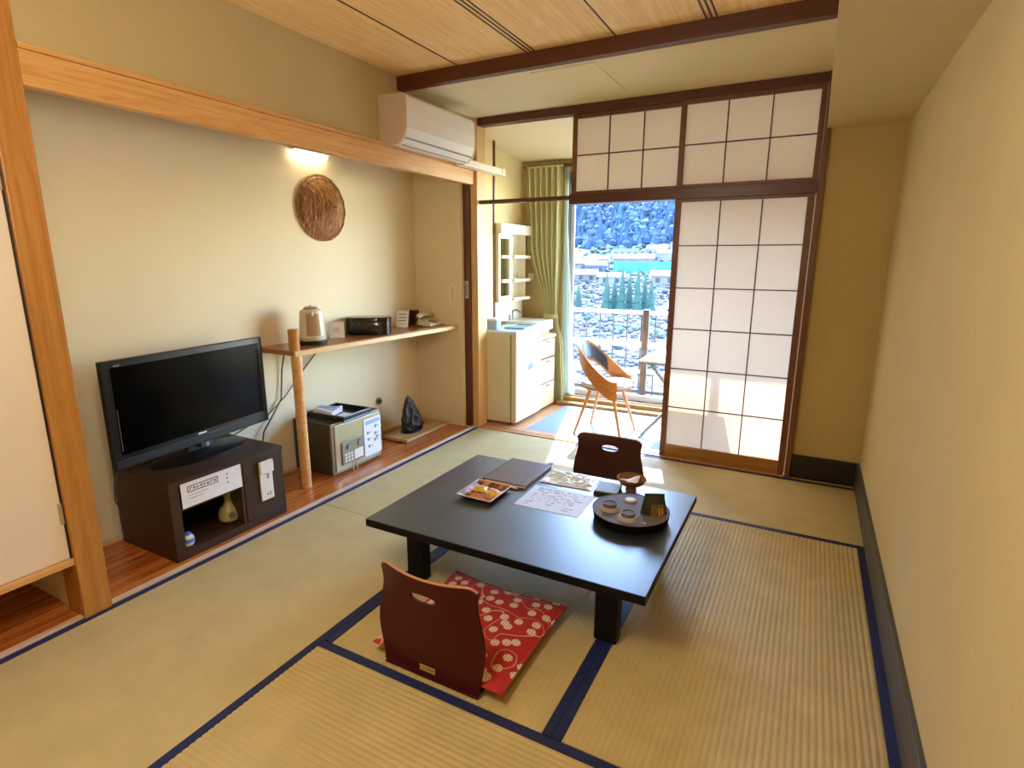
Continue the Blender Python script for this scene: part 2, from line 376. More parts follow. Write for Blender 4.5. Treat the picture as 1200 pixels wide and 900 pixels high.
    def build(s, name, m, parent=None, bevel=0.0, smooth=False, sub=0, seg=2):
        bmesh.ops.recalc_face_normals(s.bm, faces=s.bm.faces)
        me = bpy.data.meshes.new(name); s.bm.to_mesh(me); s.bm.free()
        me.materials.append(MAT[m] if isinstance(m, str) else m)
        o = bpy.data.objects.new(name, me); C.objects.link(o)
        if parent is not None: o.parent = parent
        if smooth:
            for p in me.polygons: p.use_smooth = True
            if smooth != 'all': me.set_sharp_from_angle(angle=math.radians(38))
        if bevel:
            b = o.modifiers.new('bevel', 'BEVEL'); b.width = bevel; b.segments = seg; b.limit_method = 'ANGLE'; b.angle_limit = math.radians(40)
        if sub:
            q = o.modifiers.new('sub', 'SUBSURF'); q.levels = sub; q.render_levels = sub
        return o

def bx(*a): return MB().box(*a)
def tag(o, label=None, cat=None, group=None, kind=None):
    if label: o['label'] = label
    if cat: o['category'] = cat
    if group: o['group'] = group
    if kind: o['kind'] = kind
    return o
def thing(name, label, cat, loc=(0, 0, 0), rz=0.0, group=None):
    o = bpy.data.objects.new(name, None); C.objects.link(o); o.empty_display_size = 0.05
    o.location = loc; o.rotation_euler = (0, 0, rz)
    return tag(o, label, cat, group)
def struct(o, label, cat): return tag(o, label, cat, None, 'structure')
def many(o): o['kind'] = 'stuff'; return o
def dup(root, loc, rz=0.0, label=None):
    r = root.copy(); C.objects.link(r); r.location = loc; r.rotation_euler = (0, 0, rz)
    if label: r['label'] = label
    for ch in list(root.children):
        c = ch.copy(); C.objects.link(c); c.parent = r
        for g in ch.children:
            d = g.copy(); C.objects.link(d); d.parent = c
    return r

# ================================================================== THE SETTING
# ---- floor and tatami
floor = struct(bx(-3.3, 0.52, -1.3, 5.55, -0.2, -0.05).build('floor', 'concrete'), 'room floor laid with ribbed straw mats edged in navy', 'floor')

def tatami(x0, x1, y0, y1, along, fine=False):
    """one mat: ribbed top running along its length, a cloth border on each long edge"""
    HW = 0.034
    mb = MB()
    if along == 'y': a0, a1, b0, b1 = x0 + HW, x1 - HW, y0 + 0.001, y1 - 0.001
    else: a0, a1, b0, b1 = y0 + HW, y1 - HW, x0 + 0.001, x1 - 0.001
    n = int((a1 - a0) / (0.021))
    sub = 6 if not fine else 4
    N = n * sub
    amp = 0.0034 if not fine else 0.0008
    prev = None
    def P(a, b, z): return (a, b, z) if along == 'y' else (b, a, z)
    for i in range(N + 1):
        a = a0 + (a1 - a0) * i / N
        z = (-0.0040 if not fine else -0.0022) + amp * abs(math.sin(PI * i / sub)) ** 0.6
        cur = (mb.bm.verts.new(P(a, b0, z)), mb.bm.verts.new(P(a, b1, z)))
        if prev: mb.bm.faces.new((prev[0], cur[0], cur[1], prev[1]))
        prev = cur
    mb.box(min(P(a0, b0, 0)[0], P(a1, b1, 0)[0]), max(P(a0, b0, 0)[0], P(a1, b1, 0)[0]), min(P(a0, b0, 0)[1], P(a1, b1, 0)[1]), max(P(a0, b0, 0)[1], P(a1, b1, 0)[1]), -0.05, -0.0055)
    o = mb.build('tatami_mat', 'tatami_fine' if fine else 'tatami', floor, smooth='all')
    for e0, e1 in ((a0 - HW + 0.001, a0), (a1, a1 + HW - 0.001)):
        p, q = P(e0, b0, 0), P(e1, b1, 0)
        bx(min(p[0], q[0]), max(p[0], q[0]), min(p[1], q[1]), max(p[1], q[1]), -0.05, 0.0).build('border', 'heri', o)
    return o
XA, XB, XR, XL = -1.588, -0.59, 0.395, -2.6
tatami(XL, XA, 2.325, 4.19, 'y', True)
tatami(XL, XA, 0.44, 2.322, 'y', True)
tatami(XA, XR, 3.272, 4.19, 'x', True)
tatami(XA, XB, 1.39, 3.27, 'y')
tatami(XB, XR, 1.39, 3.27, 'y')
tatami(XA, XR, 0.44, 1.388, 'x')
tatami(XL, XR, -1.2, 0.438, 'x')
# alcove floor: a glossy burl board and its pale front strip
bx(-3.2, -2.632, 0.2, 4.15, -0.05, 0.006).build('alcove_board', 'alcove_floor', floor, 0.002)
bx(-2.631, -2.601, -1.2, 4.25, -0.05, 0.010).build('edge_strip', 'kamachi', floor, 0.003)
bx(0.396, 0.412, -1.2, 4.2, -0.05, 0.008).build('edge_strip', 'kamachi', floor)
# veranda floor: wood strip by the fridge, carpet over the rest
bx(-3.0, -2.16, 4.335, 5.44, -0.05, -0.004).build('wood_flooring', 'ver_floor', floor)
bx(-2.16, 0.5, 4.335, 5.30, -0.05, 0.004).build('carpet', 'carpet', floor)

# ---- walls
MAT['wall_shaded'] = wall_mat('shaded_beige_wallpaper', 'BCA878')  # the right wall's paper darkened, shade put into the colour
struct(bx(-2.72, -2.6, -1.3, 4.2, 2.255, 2.8).build('wall_left', 'wall_shaded'), 'beige papered wall band above the alcove lintel', 'wall')
w = struct(bx(-2.72, -2.6, 4.2, 4.26, 2.21, 2.8).build('wall_left_end', 'wall'), 'narrow beige wall end beside the air conditioner', 'wall')
struct(bx(-3.3, -3.2, 0.2, 4.15, -0.1, 2.8).build('wall_alcove', 'wall_pale'), 'pale cream back wall of the alcove behind the television', 'wall')
struct(bx(-3.3, -2.70, 4.15, 4.25, -0.1, 2.8).build('wall_alcove_side', 'wall_pale'), 'pale cream side wall closing the far end of the alcove', 'wall')
struct(bx(-3.3, -2.72, -1.3, 4.345, 2.70, 2.82).build('ceiling_alcove', 'wall_pale'), 'pale ceiling hidden above the alcove', 'ceiling')
struct(bx(-3.3, -2.72, 1.02, 1.10, -0.1, 2.8).build('wall_alcove_near', 'wall_pale'), 'pale cream side wall between the alcove and the closet', 'wall')
struct(bx(-3.3, -2.6, 0.1, 0.2, -0.1, 2.8).build('wall_closet', 'wall_pale'), 'closet side wall', 'wall')
struct(bx(-2.72, -2.6, -1.3, 0.1, -0.1, 2.3).build('wall_left_near', 'wall'), 'beige wall beside the closet', 'wall')
struct(bx(0.41, 0.52, -1.3, 5.55, -0.1, 2.8).build('wall_right', 'wall'), 'long beige papered wall on the right', 'wall')
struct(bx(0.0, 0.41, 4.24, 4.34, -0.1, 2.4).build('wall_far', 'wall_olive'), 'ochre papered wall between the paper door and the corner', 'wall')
struct(bx(-3.3, 0.52, -1.3, -1.2, -0.1, 2.8).build('wall_near', 'wall'), 'beige wall behind the viewer', 'wall')
# veranda walls
struct(bx(-2.9, -2.692, 4.345, 4.70, -0.1, 2.7).build('wall_wing', 'wall_ver'), 'short cream wall end between alcove pillar and vanity recess', 'wall')
struct(bx(-2.9, -2.77, 4.55, 5.46, -0.1, 2.7).build('wall_veranda', 'wall_ver'), 'cream veranda wall behind the vanity unit', 'wall')
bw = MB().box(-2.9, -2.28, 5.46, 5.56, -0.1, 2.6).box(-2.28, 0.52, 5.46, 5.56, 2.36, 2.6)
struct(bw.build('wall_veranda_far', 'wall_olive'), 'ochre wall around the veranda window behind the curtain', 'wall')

# ---- ceilings
ce = struct(bx(-2.72, 0.0, -1.3, 3.26, 2.705, 2.82).build('ceiling', 'ceil_wood'), 'cedar board ceiling with dark grooves', 'ceiling')
xs = [-2.6, -2.115, -1.6, -1.087, -0.585, -0.02]
for a, b in zip(xs, xs[1:]):
    bx(a + 0.004, b - 0.004, -1.2, 3.25, 2.695, 2.71).build('ceiling_board', 'ceil_wood', ce, 0.003)
for c in (-1.6, -0.585):
    for k in (-1, 0, 1):
        bx(c + k * 0.026 - 0.0045, c + k * 0.026 + 0.0045, -1.2, 3.25, 2.692, 2.712).build('dark_batten', 'dark_wood', ce)
for c in (-2.115, -1.087):
    bx(c - 0.004, c + 0.004, -1.2, 3.25, 2.693, 2.712).build('dark_groove_strip', 'dark_wood', ce)
c2 = struct(bx(-2.72, 0.0, 3.26, 4.3, 2.635, 2.82).build('ceiling_lower', 'ceil_cream'), 'cream plaster ceiling strip over the paper doors', 'ceiling')
hx = MB().box(-1.68, -1.26, 3.40, 4.04, 2.629, 2.64)
hx.build('access_hatch', 'ceil_cream', c2, 0.004)
struct(MB().hexa([(-2.9, 4.306, 2.60), (0.52, 4.306, 2.60), (0.52, 5.55, 2.465), (-2.9, 5.55, 2.465), (-2.9, 4.306, 2.72), (0.52, 4.306, 2.72), (0.52, 5.55, 2.66), (-2.9, 5.55, 2.66)]).build('ceiling_veranda', 'ceil_cream'), 'cream ceiling of the sunny veranda', 'ceiling')
struct(bx(-0.018, 0.412, -1.2, 4.26, 2.305, 2.82).build('trim_1', 'wall', None), 'beige boxed beam running along the right wall', 'beam')
struct(bx(-2.6, -0.02, 3.24, 3.30, 2.612, 2.705).build('trim_2', 'dark_wood', None, 0.003), 'dark reddish beam across the ceiling edge', 'beam')

# ---- posts, lintels, rails
t = MB().prism([(1.012, -2.60), (1.012, -2.72), (1.108, -2.72), (1.108, -2.60)][::-1], 'z', 0.0, 2.7) if False else bx(-2.72, -2.585, 1.005, 1.112, 0.0, 2.7)
struct(t.build('trim_3', 'post', None, 0.004), 'honey brown square post left of the television alcove', 'post')
lt = struct(bx(-2.64, -2.588, 1.112, 4.2, 2.112, 2.235).build('trim_4', 'lintel', None, 0.004), 'honey wood lintel board over the television alcove', 'lintel')
bx(-2.64, -2.582, 1.112, 4.2, 2.236, 2.256).build('lip', 'lintel', lt, 0.003)
p = struct(bx(-2.716, -2.632, 4.19, 4.30, 0.0, 2.64).build('trim_5', 'dark_wood_z', None, 0.003), 'dark red pillar edge with a recessed metal pull at alcove end', 'pillar')
q = MB(); q.box(-2.693, -2.655, 4.186, 4.191, 1.17, 1.32); q.build('pull_plate', 'brass', p, 0.003)
bx(-2.682, -2.666, 4.184, 4.187, 1.19, 1.30).build('pull_recess', 'grey_slot', p)
struct(bx(-2.630, -2.565, 4.20, 4.34, 0.0, 2.64).build('trim_6', 'jamb', None, 0.003), 'pale wood jamb beside the dark pillar', 'jamb')
struct(bx(-2.565, -0.035, 4.215, 4.305, 2.575, 2.634).build('trim_7', 'dark_wood', None, 0.003), 'dark top rail under the cream ceiling strip', 'rail')
mr = MB().box(-1.735, -0.035, 4.205, 4.315, 1.925, 2.0).box(-2.565, -1.735, 4.23, 4.29, 1.962, 1.992)
struct(mr.build('trim_8', 'dark_wood', None, 0.003), 'dark middle rail between transoms and sliding paper door', 'rail')
th = MB().box(-2.565, -0.035, 4.195, 4.22, -0.05, 0.006).box(-2.565, -0.035, 4.232, 4.252, -0.05, 0.006).box(-2.565, -0.035, 4.264, 4.335, -0.05, 0.006).box(-2.565, -0.035, 4.22, 4.264, -0.05, -0.004)
struct(th.build('trim_9', 'ver_floor', None), 'grooved wooden threshold under the paper door', 'threshold')
jp = struct(bx(-0.034, 0.0, 4.195, 4.32, 0.0, 2.634).build('trim_10', 'shoji_frame', None, 0.003), 'brown door post at the right end of the paper door', 'post')
bx(-0.0408, -0.0335, 4.222, 4.300, 0.02, 1.924).build('light_slit_strip', 'white', jp)  # white strips stand in for the slit of light beside the door
bx(-0.0358, -0.0335, 4.222, 4.300, 2.002, 2.574).build('light_slit_strip', 'white', jp)
struct(bx(-2.70, -2.678, 4.69, 4.715, 0.0, 2.57).build('trim_11', 'shoji_frame', None, 0.003), 'thin brown corner strip on the wing wall by the vanity', 'corner trim')
struct(bx(0.392, 0.411, -1.2, 4.24, 0.0, 0.168).build('baseboard_right', 'base_grey', None, 0.003), 'slate grey baseboard along the right wall', 'baseboard')
struct(bx(0.001, 0.392, 4.222, 4.241, 0.0, 0.168).build('baseboard_far', 'base_black', None, 0.003), 'black baseboard on the ochre wall beside the paper door', 'baseboard')
struct(bx(-3.2, -3.185, 1.1, 4.15, 0.006, 0.03).build('baseboard_alcove', 'kamachi'), 'thin pale skirting at the back of the alcove', 'baseboard')

# ---- sliding paper door and transoms
def paper_panel(name, label, x0, x1, y, z0, z1, cols, rows, stile, top, bot, botmat, cat):
    root = struct(thing(name, label, cat, (0, 0, 0)), label, cat)
    d = 0.028
    for a, b in ((x0, x0 + stile), (x1 - stile, x1)): bx(a, b, y, y + d, z0, z1).build('stile', 'shoji_frame', root, 0.002)
    bx(x0 + stile, x1 - stile, y, y + d, z1 - top, z1).build('top_rail', 'shoji_frame', root, 0.002)
    bx(x0 + stile, x1 - stile, y, y + d, z0, z0 + bot).build('bottom_rail', botmat, root, 0.002)
    ix0, ix1, iz0, iz1 = x0 + stile, x1 - stile, z0 + bot, z1 - top
    bw_ = 0.0075
    for i in range(1, cols):
        c = ix0 + (ix1 - ix0) * i / cols
        bx(c - bw_ / 2, c + bw_ / 2, y + 0.004, y + 0.016, iz0, iz1).build('lattice_bar', 'lattice', root)
    for j in range(1, rows):
        c = iz0 + (iz1 - iz0) * j / rows
        bx(ix0, ix1, y + 0.0045, y + 0.0155, c - bw_ / 2, c + bw_ / 2).build('lattice_bar', 'lattice', root)
    first = None
    cw, chh = (ix1 - ix0) / cols, (iz1 - iz0) / rows
    for i in range(cols):
        for j in range(rows):
            if first is None:
                first = bx(-cw / 2, cw / 2, 0, 0.0006, -chh / 2, chh / 2).build('paper_pane', 'shoji_paper', root); o = first
            else: o = first.copy(); C.objects.link(o)
            o.location = (ix0 + cw * (i + 0.5), y + 0.0165, iz0 + chh * (j + 0.5))
    return root
dr = paper_panel('door_1', 'tall sliding paper door with brown lattice and eighteen panes', -0.925, -0.041, 4.224, 0.002, 1.927, 3, 6, 0.042, 0.022, 0.10, 'shoji_rail', 'sliding door')
paper_panel('window_2', 'paper transom panel left of the pair, nearer the air conditioner', -1.735, -0.895, 4.252, 2.0, 2.576, 3, 2, 0.034, 0.03, 0.022, 'shoji_frame', 'transom')
paper_panel('window_3', 'paper transom panel directly above the sliding paper door', -0.918, -0.036, 4.222, 2.0, 2.576, 3, 2, 0.034, 0.03, 0.022, 'shoji_frame', 'transom')

# ---- closet door left of the post
cd = struct(thing('door_2', 'pale hinged closet door left of the honey brown post', 'closet door', (0, 0, 0)), 'pale hinged closet door left of the honey brown post', 'closet door')
bx(-2.63, -2.604, 0.21, 0.998, 0.285, 2.25).build('door_leaf', 'fusuma', cd, 0.003)
bx(-2.632, -2.602, 0.998, 1.004, 0.262, 2.25).build('dark_edge', 'fusuma_edge', cd)
for z in (0.44, 1.74): bx(-2.604, -2.598, 0.985, 1.0, z, z + 0.09).build('hinge', 'brass', cd, 0.002)
struct(bx(-2.66, -2.59, 0.2, 1.005, 0.255, 0.284).build('trim_12', 'lintel', None, 0.003), 'honey wood rail under the closet door', 'rail')
struct(bx(-3.2, -2.64, 0.2, 1.02, 0.255, 0.284).build('trim_13', 'wall_pale'), 'closet bottom board over the dark low opening', 'board')

# ---- veranda window
wn = struct(thing('window_1', 'wide veranda sliding window looking over the valley', 'window', (0, 0, 0)), 'wide veranda sliding window looking over the valley', 'window')
sl = MB().box(-2.28, 0.41, 5.31, 5.46, 0.0, 0.035); sl.build('sill_step', 'sill', wn, 0.003)
bx(-2.28, 0.41, 5.40, 5.56, 0.035, 0.075).build('sill', 'sill', wn, 0.003)
for y in (5.44, 5.50): bx(-2.28, 0.41, y, y + 0.012, 0.075, 0.09).build('track', 'steel', wn)
bx(-2.28, 0.41, 5.44, 5.54, 2.31, 2.36).build('head_frame', 'baluster', wn)
for x in (-2.28, 0.37): bx(x, x + 0.04, 5.46, 5.54, 0.075, 2.31).build('side_frame', 'baluster', wn)
for a, b, y in ((-2.24, -0.90, 5.50), (-0.95, 0.37, 5.45)):
    f = MB()
    for s0, s1 in ((a, a + 0.04), (b - 0.04, b)): f.box(s0, s1, y, y + 0.025, 0.09, 2.31)
    f.box(a + 0.04, b - 0.04, y, y + 0.025, 0.09, 0.15).box(a + 0.04, b - 0.04, y, y + 0.025, 2.26, 2.31)
    fr = f.build('sash', 'rail_white', wn, 0.002)
    bx(a + 0.04, b - 0.04, y + 0.010, y + 0.015, 0.15, 2.26).build('pane', 'glass', fr)
bx(-2.73, -1.6, 5.40, 5.445, 2.41, 2.435).build('curtain_rail', 'dark_wood', wn)

# ---- balcony
bs = MB().box(-4.0, 2.0, 5.56, 6.62, -0.35, -0.12)
ground_b = struct(bs.build('floor_balcony', 'concrete'), 'concrete balcony slab outside the window', 'floor')
for k in range(8):
    bx(-3.6, 1.6, 5.60 + k * 0.118, 5.60 + k * 0.118 + 0.108, -0.12, -0.085).build('deck_board', 'deck', ground_b, 0.003)
struct(bx(-4.0, 2.0, 5.56, 5.94, 2.62, 2.80).build('ceiling_balcony', 'concrete'), 'underside of the balcony above', 'ceiling')
struct(MB().box(-4.0, -2.9, 5.46, 5.56, -0.35, 2.8).box(0.52, 2.0, 5.46, 5.56, -0.35, 2.8).box(-2.9, 0.52, 5.46, 5.56, 2.6, 2.8).build('wall_outer', 'concrete'), 'outer wall around the veranda window', 'wall')
rl = thing('balcony_railing', 'white topped balcony railing with grey bars beyond the window', 'railing', (0, 6.35, -0.085))
bx(-3.6, 1.8, -0.03, 0.03, 0.98, 1.02).build('top_rail', 'rail_white', rl, 0.008)
bx(-3.6, 1.8, -0.03, 0.03, 0.60, 0.665).build('middle_rail', 'rail_white', rl, 0.008)
bx(-3.6, 1.8, -0.02, 0.02, 0.29, 0.335).build('lower_rail', 'rail_white', rl, 0.006)
x = -3.5; first = None
while x < 1.75:
    if first is None: first = MB().cyl((0, 0, 0.02), (0, 0, 0.98), 0.0085, n=8).build('baluster', 'baluster', rl); o = first
    else: o = first.copy(); C.objects.link(o)
    o.location = (x, 0, 0); x += 0.165
for x in (-3.3, -1.63, 0.05): bx(x - 0.035, x + 0.035, -0.035, 0.035, 0.0, 1.04).build('post', 'rail_post', rl, 0.004)
bx(-3.6, 1.8, -0.012, 0.012, 0.06, 0.10).build('bottom_rail', 'baluster', rl, 0.003)

# ================================================================== LOW TABLE AND WHAT LIES ON IT
tb = thing('low_table', 'large low black lacquered table on the straw mats', 'table', (-1.06, 2.285, 0.0))
bx(-0.652, 0.652, -0.496, 0.496, 0.3275, 0.33).build('tabletop', 'table_top', tb, 0.001)
bx(-0.654, 0.654, -0.498, 0.498, 0.292, 0.3272).build('edge_frame', 'table_edge', tb, 0.004)
for y in (-0.335, 0.335): bx(-0.42, 0.42, y - 0.01, y + 0.01, 0.262, 0.292).build('apron', 'table_leg', tb, 0.002)
for sx in (-1, 1):
    for sy in (-1, 1):
        cx, cy = sx * 0.472, sy * 0.345
        bx(cx - 0.048, cx + 0.048, cy - 0.03, cy + 0.03, 0.0, 0.292).build('leg', 'table_leg', tb, 0.006)
TZ = 0.3305
f = thing('folder', 'dark brown guest folder on the far left of the low table', 'folder', (-1.338, 2.612, TZ))
bx(-0.126, 0.126, -0.178, 0.172, 0.014, 0.018).build('cover', 'folder', f, 0.001)
bx(-0.126, 0.126, -0.178, 0.172, 0.0, 0.003).build('back_cover', 'folder', f, 0.001)
bx(-0.120, 0.122, -0.174, 0.166, 0.003, 0.014).build('page_block', 'pen', f)
bx(-0.131, -0.126, -0.178, 0.172, 0.0, 0.018).build('spine', 'black_matte', f)

pn = thing('pen', 'cream pen with a dark cap lying along the near edge of the folder', 'pen', (-1.345, 2.418, TZ + 0.0065), -0.05)
MB().cyl((-0.055, 0, 0), (0.098, 0, 0), 0.0062, n=10).build('barrel', 'pen', pn, smooth=True)
MB().cyl((-0.105, 0, 0), (-0.0555, 0, 0), 0.0068, n=10).build('cap', 'black_matte', pn, smooth=True)
d = thing('snack_dish', 'square brown dish holding yellow sweets near the folder', 'dish', (-1.368, 2.283, TZ))
def dish(u, v):
    a, b2 = (u - 0.5) * 2, (v - 0.5) * 2
    r = max(abs(a), abs(b2)); z = 0.006 + 0.018 * max(0, (r - 0.72) / 0.28) ** 1.3
    return (a * 0.098, b2 * 0.108, z)
MB().slab(dish, lambda u, v: (0, 0, -0.006), 14, 14).build('dish_body', 'card_print', d, smooth=True)
rim = MB()
c4 = [(-0.098, -0.108), (0.098, -0.108), (0.098, 0.108), (-0.098, 0.108)]
for (a, b2), (c, e) in zip(c4, c4[1:] + c4[:1]): rim.cyl((a, b2, 0.024), (c, e, 0.024), 0.0035, n=6)
rim.build('rim', 'pen', d)
def sweet(x, y, s, label):
    q = thing('wrapped_sweet', label, 'sweet', (x, y, TZ + 0.0065), s)
    MB().slab(lambda u, v: ((u - .5) * .072, (v - .5) * .066, 0.016 * math.sin(PI * u) * math.sin(PI * v) + 0.004 + 0.003 * math.sin(14 * u + 9 * v)), lambda u, v: (0, 0, -0.004), 9, 9).build('packet', 'yellow_print', q, smooth=True)
    MB().box(-0.022, 0.022, -0.008, 0.008, 0.0185, 0.0205).build('print_band', 'pen', q)
sweet(-1.41, 2.315, 0.2, 'yellow wrapped sweet at the folder end of the brown dish')
sweet(-1.325, 2.305, -0.3, 'yellow wrapped sweet on the side of the brown dish toward the printed sheet')
for k, (x, y, a, lb) in enumerate([(-1.40, 2.235, 0.05, 'pink wrapped stick sweet at the outer corner of the brown dish'), (-1.318, 2.240, -0.25, 'pink wrapped stick sweet lying beside the sheet side of the brown dish'), (-1.365, 2.212, 0.1, 'pink wrapped stick sweet lying at the near rim of the brown dish')]):
    q = thing('stick_sweet', lb, 'sweet', (x, y, TZ + 0.0135), a, 'stick sweets in the brown dish')
    MB().tube([(-0.045, 0, 0), (-0.036, 0, 0), (0.036, 0, 0), (0.045, 0, 0)], [0.002, 0.007, 0.007, 0.002], 8).build('wrapper', 'pink_print', q, smooth=True)

def sheet(name, label, cat, cx, cy, w_, d_, rz, z, m='paper', marks=None, inkm='ink_pale'):
    s = thing(name, label, cat, (cx, cy, z), rz)
    MB().slab(lambda u, v: ((u - .5) * w_, (v - .5) * d_, 0.0012 + 0.0008 * math.sin(5 * u) * math.sin(4 * v)), lambda u, v: (0, 0, -0.0009), 8, 6).build('sheet', m, s, smooth=True)
    if marks:
        mb = MB()
        for a, b2, c, e in marks: mb.box(a, b2, c, e, 0.0012, 0.0024)
        many(mb.build('print', inkm, s))
    return s
mk = []
for r in range(9):
    y = 0.10 - r * 0.025; x = -0.13
    while x < 0.12:
        l = random.uniform(0.01, 0.05)
        if random.random() < 0.75: mk.append((x, min(x + l, 0.14), y, y + random.choice((0.003, 0.005, 0.009))))
        x += l + random.uniform(0.006, 0.02)
sheet('printed_sheet', 'large white printed sheet lying flat on the low table', 'paper sheet', -1.02, 2.388, 0.33, 0.265, 0.02, TZ, 'paper_skylit', mk)
pf = thing('film_bag', 'crumpled clear film bag behind the printed sheet', 'plastic bag', (-1.05, 2.665, TZ), 0.05)
def crumple(u, v):
    n = noise.noise(Vector((u * 5, v * 4, 3.1))) + 0.5 * noise.noise(Vector((u * 11, v * 9, 1.7)))
    e = math.sin(PI * u) ** .4 * math.sin(PI * v) ** .4
    return ((u - .5) * .29, (v - .5) * .19, 0.004 + e * 0.020 * abs(n) * 1.8)
MB().slab(crumple, lambda u, v: (0, 0, -0.0015), 26, 18).build('film', 'plastic_film', pf)
bx(-0.11, 0.11, -0.065, 0.065, 0.0005, 0.003).build('insert', 'paper', pf)
nb = thing('napkin_box', 'small flat dark box with pale blue lid beside the film bag', 'box', (-0.825, 2.622, TZ), 0.1)
bx(-0.06, 0.06, -0.07, 0.07, 0.0, 0.016).build('box_body', 'black_matte', nb, 0.002)
bx(-0.058, 0.062, -0.062, 0.072, 0.0165, 0.021).build('lid', 'ink_pale', nb, 0.002)
bb = thing('basket_bowl', 'round brown basket bowl with white napkins at the table back', 'bowl', (-0.725, 2.700, TZ))
MB().lathe([(0.030, 0), (0.026, 0.012), (0.028, 0.02), (0.058, 0.034), (0.072, 0.058), (0.074, 0.062), (0.068, 0.060), (0.052, 0.040), (0.0, 0.030)], n=28).build('bowl_body', 'bamboo', bb, smooth=True)
rr = MB()
for k in range(24):
    a, b2 = 2 * PI * k / 24, 2 * PI * (k + 1) / 24
    rr.cyl((0.073 * math.cos(a), 0.073 * math.sin(a), 0.062 + 0.003 * (k % 2)), (0.073 * math.cos(b2), 0.073 * math.sin(b2), 0.062 + 0.003 * ((k + 1) % 2)), 0.004, n=6)
rr.build('rim', 'bamboo', bb)
np_ = thing('napkin', 'white folded napkin inside the round brown basket bowl', 'napkin', (-0.73, 2.694, TZ + 0.038))
MB().slab(lambda u, v: ((u - .5) * .085, (v - .5) * .075, 0.014 + 0.014 * math.sin(4 * u + 1) * math.cos(3 * v) + 0.006 * u), lambda u, v: (0, 0, -0.006), 8, 8).build('cloth', 'paper', np_, smooth=True)

# round tray and tea things
TX, TY = -0.633, 2.372
tr = thing('round_tray', 'round black lacquer tray on the right of the low table', 'tray', (TX, TY, TZ))
MB().lathe([(0.155, 0.0), (0.168, 0.006), (0.176, 0.044), (0.1735, 0.0465), (0.169, 0.044), (0.160, 0.010), (0.0, 0.009)], n=48).build('tray_body', 'tray', tr, smooth=True)
MB().lathe([(0.1700, 0.0455), (0.1725, 0.0480), (0.1765, 0.0470), (0.1765, 0.0450)], n=48).build('rim', 'ceramic_dark', tr, smooth=True)
IZ = TZ + 0.0095
def cup(x, y, label):
    c = thing('tea_cup', label, 'tea cup', (x, y, IZ), 0, 'upturned tea cups on the tray')
    MB().lathe([(0.054, 0.0), (0.056, 0.007), (0.052, 0.034), (0.038, 0.048), (0.0, 0.049)], n=28).build('cup_body', 'ceramic_grey', c, smooth=True)
    MB().lathe([(0.031, 0.047), (0.033, 0.064), (0.027, 0.065), (0.025, 0.060), (0.0, 0.060)], n=24).build('foot_ring', 'ceramic_dark', c, smooth=True)
    return c
cup(-0.722, 2.335, 'upturned grey tea cup at the outer side of the round tray')
cup(-0.618, 2.278, 'upturned grey tea cup at the near rim of the round tray')
for k in range(3):
    s = thing('saucer', ['lowest saucer of the stack behind the upturned cups', 'middle saucer of the stack behind the upturned cups', 'top saucer of the stack behind the upturned cups'][k], 'saucer', (-0.668 + 0.004 * k, 2.452 + 0.003 * k, IZ + k * 0.009), 0, 'saucers stacked on the round tray')
    MB().lathe([(0.030, 0.0), (0.048, 0.006), (0.058, 0.012), (0.056, 0.0135), (0.040, 0.009), (0.0, 0.007)], n=28).build('saucer_body', 'ceramic_grey' if k != 1 else 'ceramic_dark', s, smooth=True)
s = thing('tea_canister_lid', 'small round pale lid lying on the stacked saucers', 'lid', (-0.660, 2.458, IZ + 0.0262))
MB().lathe([(0.030, 0.0), (0.031, 0.014), (0.028, 0.017), (0.0, 0.018)], n=24).build('lid_body', 'ceramic_grey', s, smooth=True)
MB().lathe([(0.024, 0.0178), (0.023, 0.0195), (0.0, 0.0195)], n=24).build('top_disc', 'paper', s, smooth=True)
for x, y, a, lb in ((-0.590, 2.395, 0.4, 'white sweet packet between the saucers and green pouch'), (-0.540, 2.262, -0.5, 'white sweet packet at the foot of the green pouch')):
    q = thing('white_packet', lb, 'packet', (x, y, IZ), a, 'white packets on the round tray')
    MB().lathe([(0.012, 0.0), (0.021, 0.006), (0.023, 0.018), (0.014, 0.028), (0.0, 0.030)], n=16, sy=0.8).build('packet_body', 'paper', q, smooth=True)
    MB().box(-0.010, 0.010, -0.002, 0.002, 0.026, 0.038).build('packet_seal', 'paper', q, 0.001)
pb = thing('tea_pouch', 'dark green tea pouch standing upright on the round tray', 'tea pouch', (-0.528, 2.372, IZ), 0.42)
def pouch(side):
    def fn(u, v):
        w_ = (0.066 - 0.022 * v) * (u - .5) * 2
        bul = math.sin(PI * u) ** .6 * (0.030 * (1 - v ** 1.6) + 0.003)
        return (w_, side * bul, v * 0.128 + (0.004 * math.sin(u * 9) if v > .95 else 0))
    return fn
pm = MB()
pm.grid(lambda u, v: pouch(-1)(u, v), 10, 10); pm.grid(lambda u, v: pouch(1)(1 - u, v), 10, 10)
bmesh.ops.remove_doubles(pm.bm, verts=pm.bm.verts, dist=0.0015)
pm.bm.faces.new([v for v in sorted([v for v in pm.bm.verts if v.co.z < 1e-5], key=lambda v: math.atan2(v.co.y, v.co.x))])
pm.build('pouch_body', 'leaf_bag', pb, smooth=True)
MB().slab(lambda u, v: (lambda q: (q[0], q[1] - 0.0008, q[2]))(pouch(-1)(0.36 + 0.56 * u, 0.16 + 0.52 * v)), lambda u, v: (0, -0.0008, 0), 6, 6).build('pouch_label', 'bag_label', pb, smooth=True)
mb = MB()
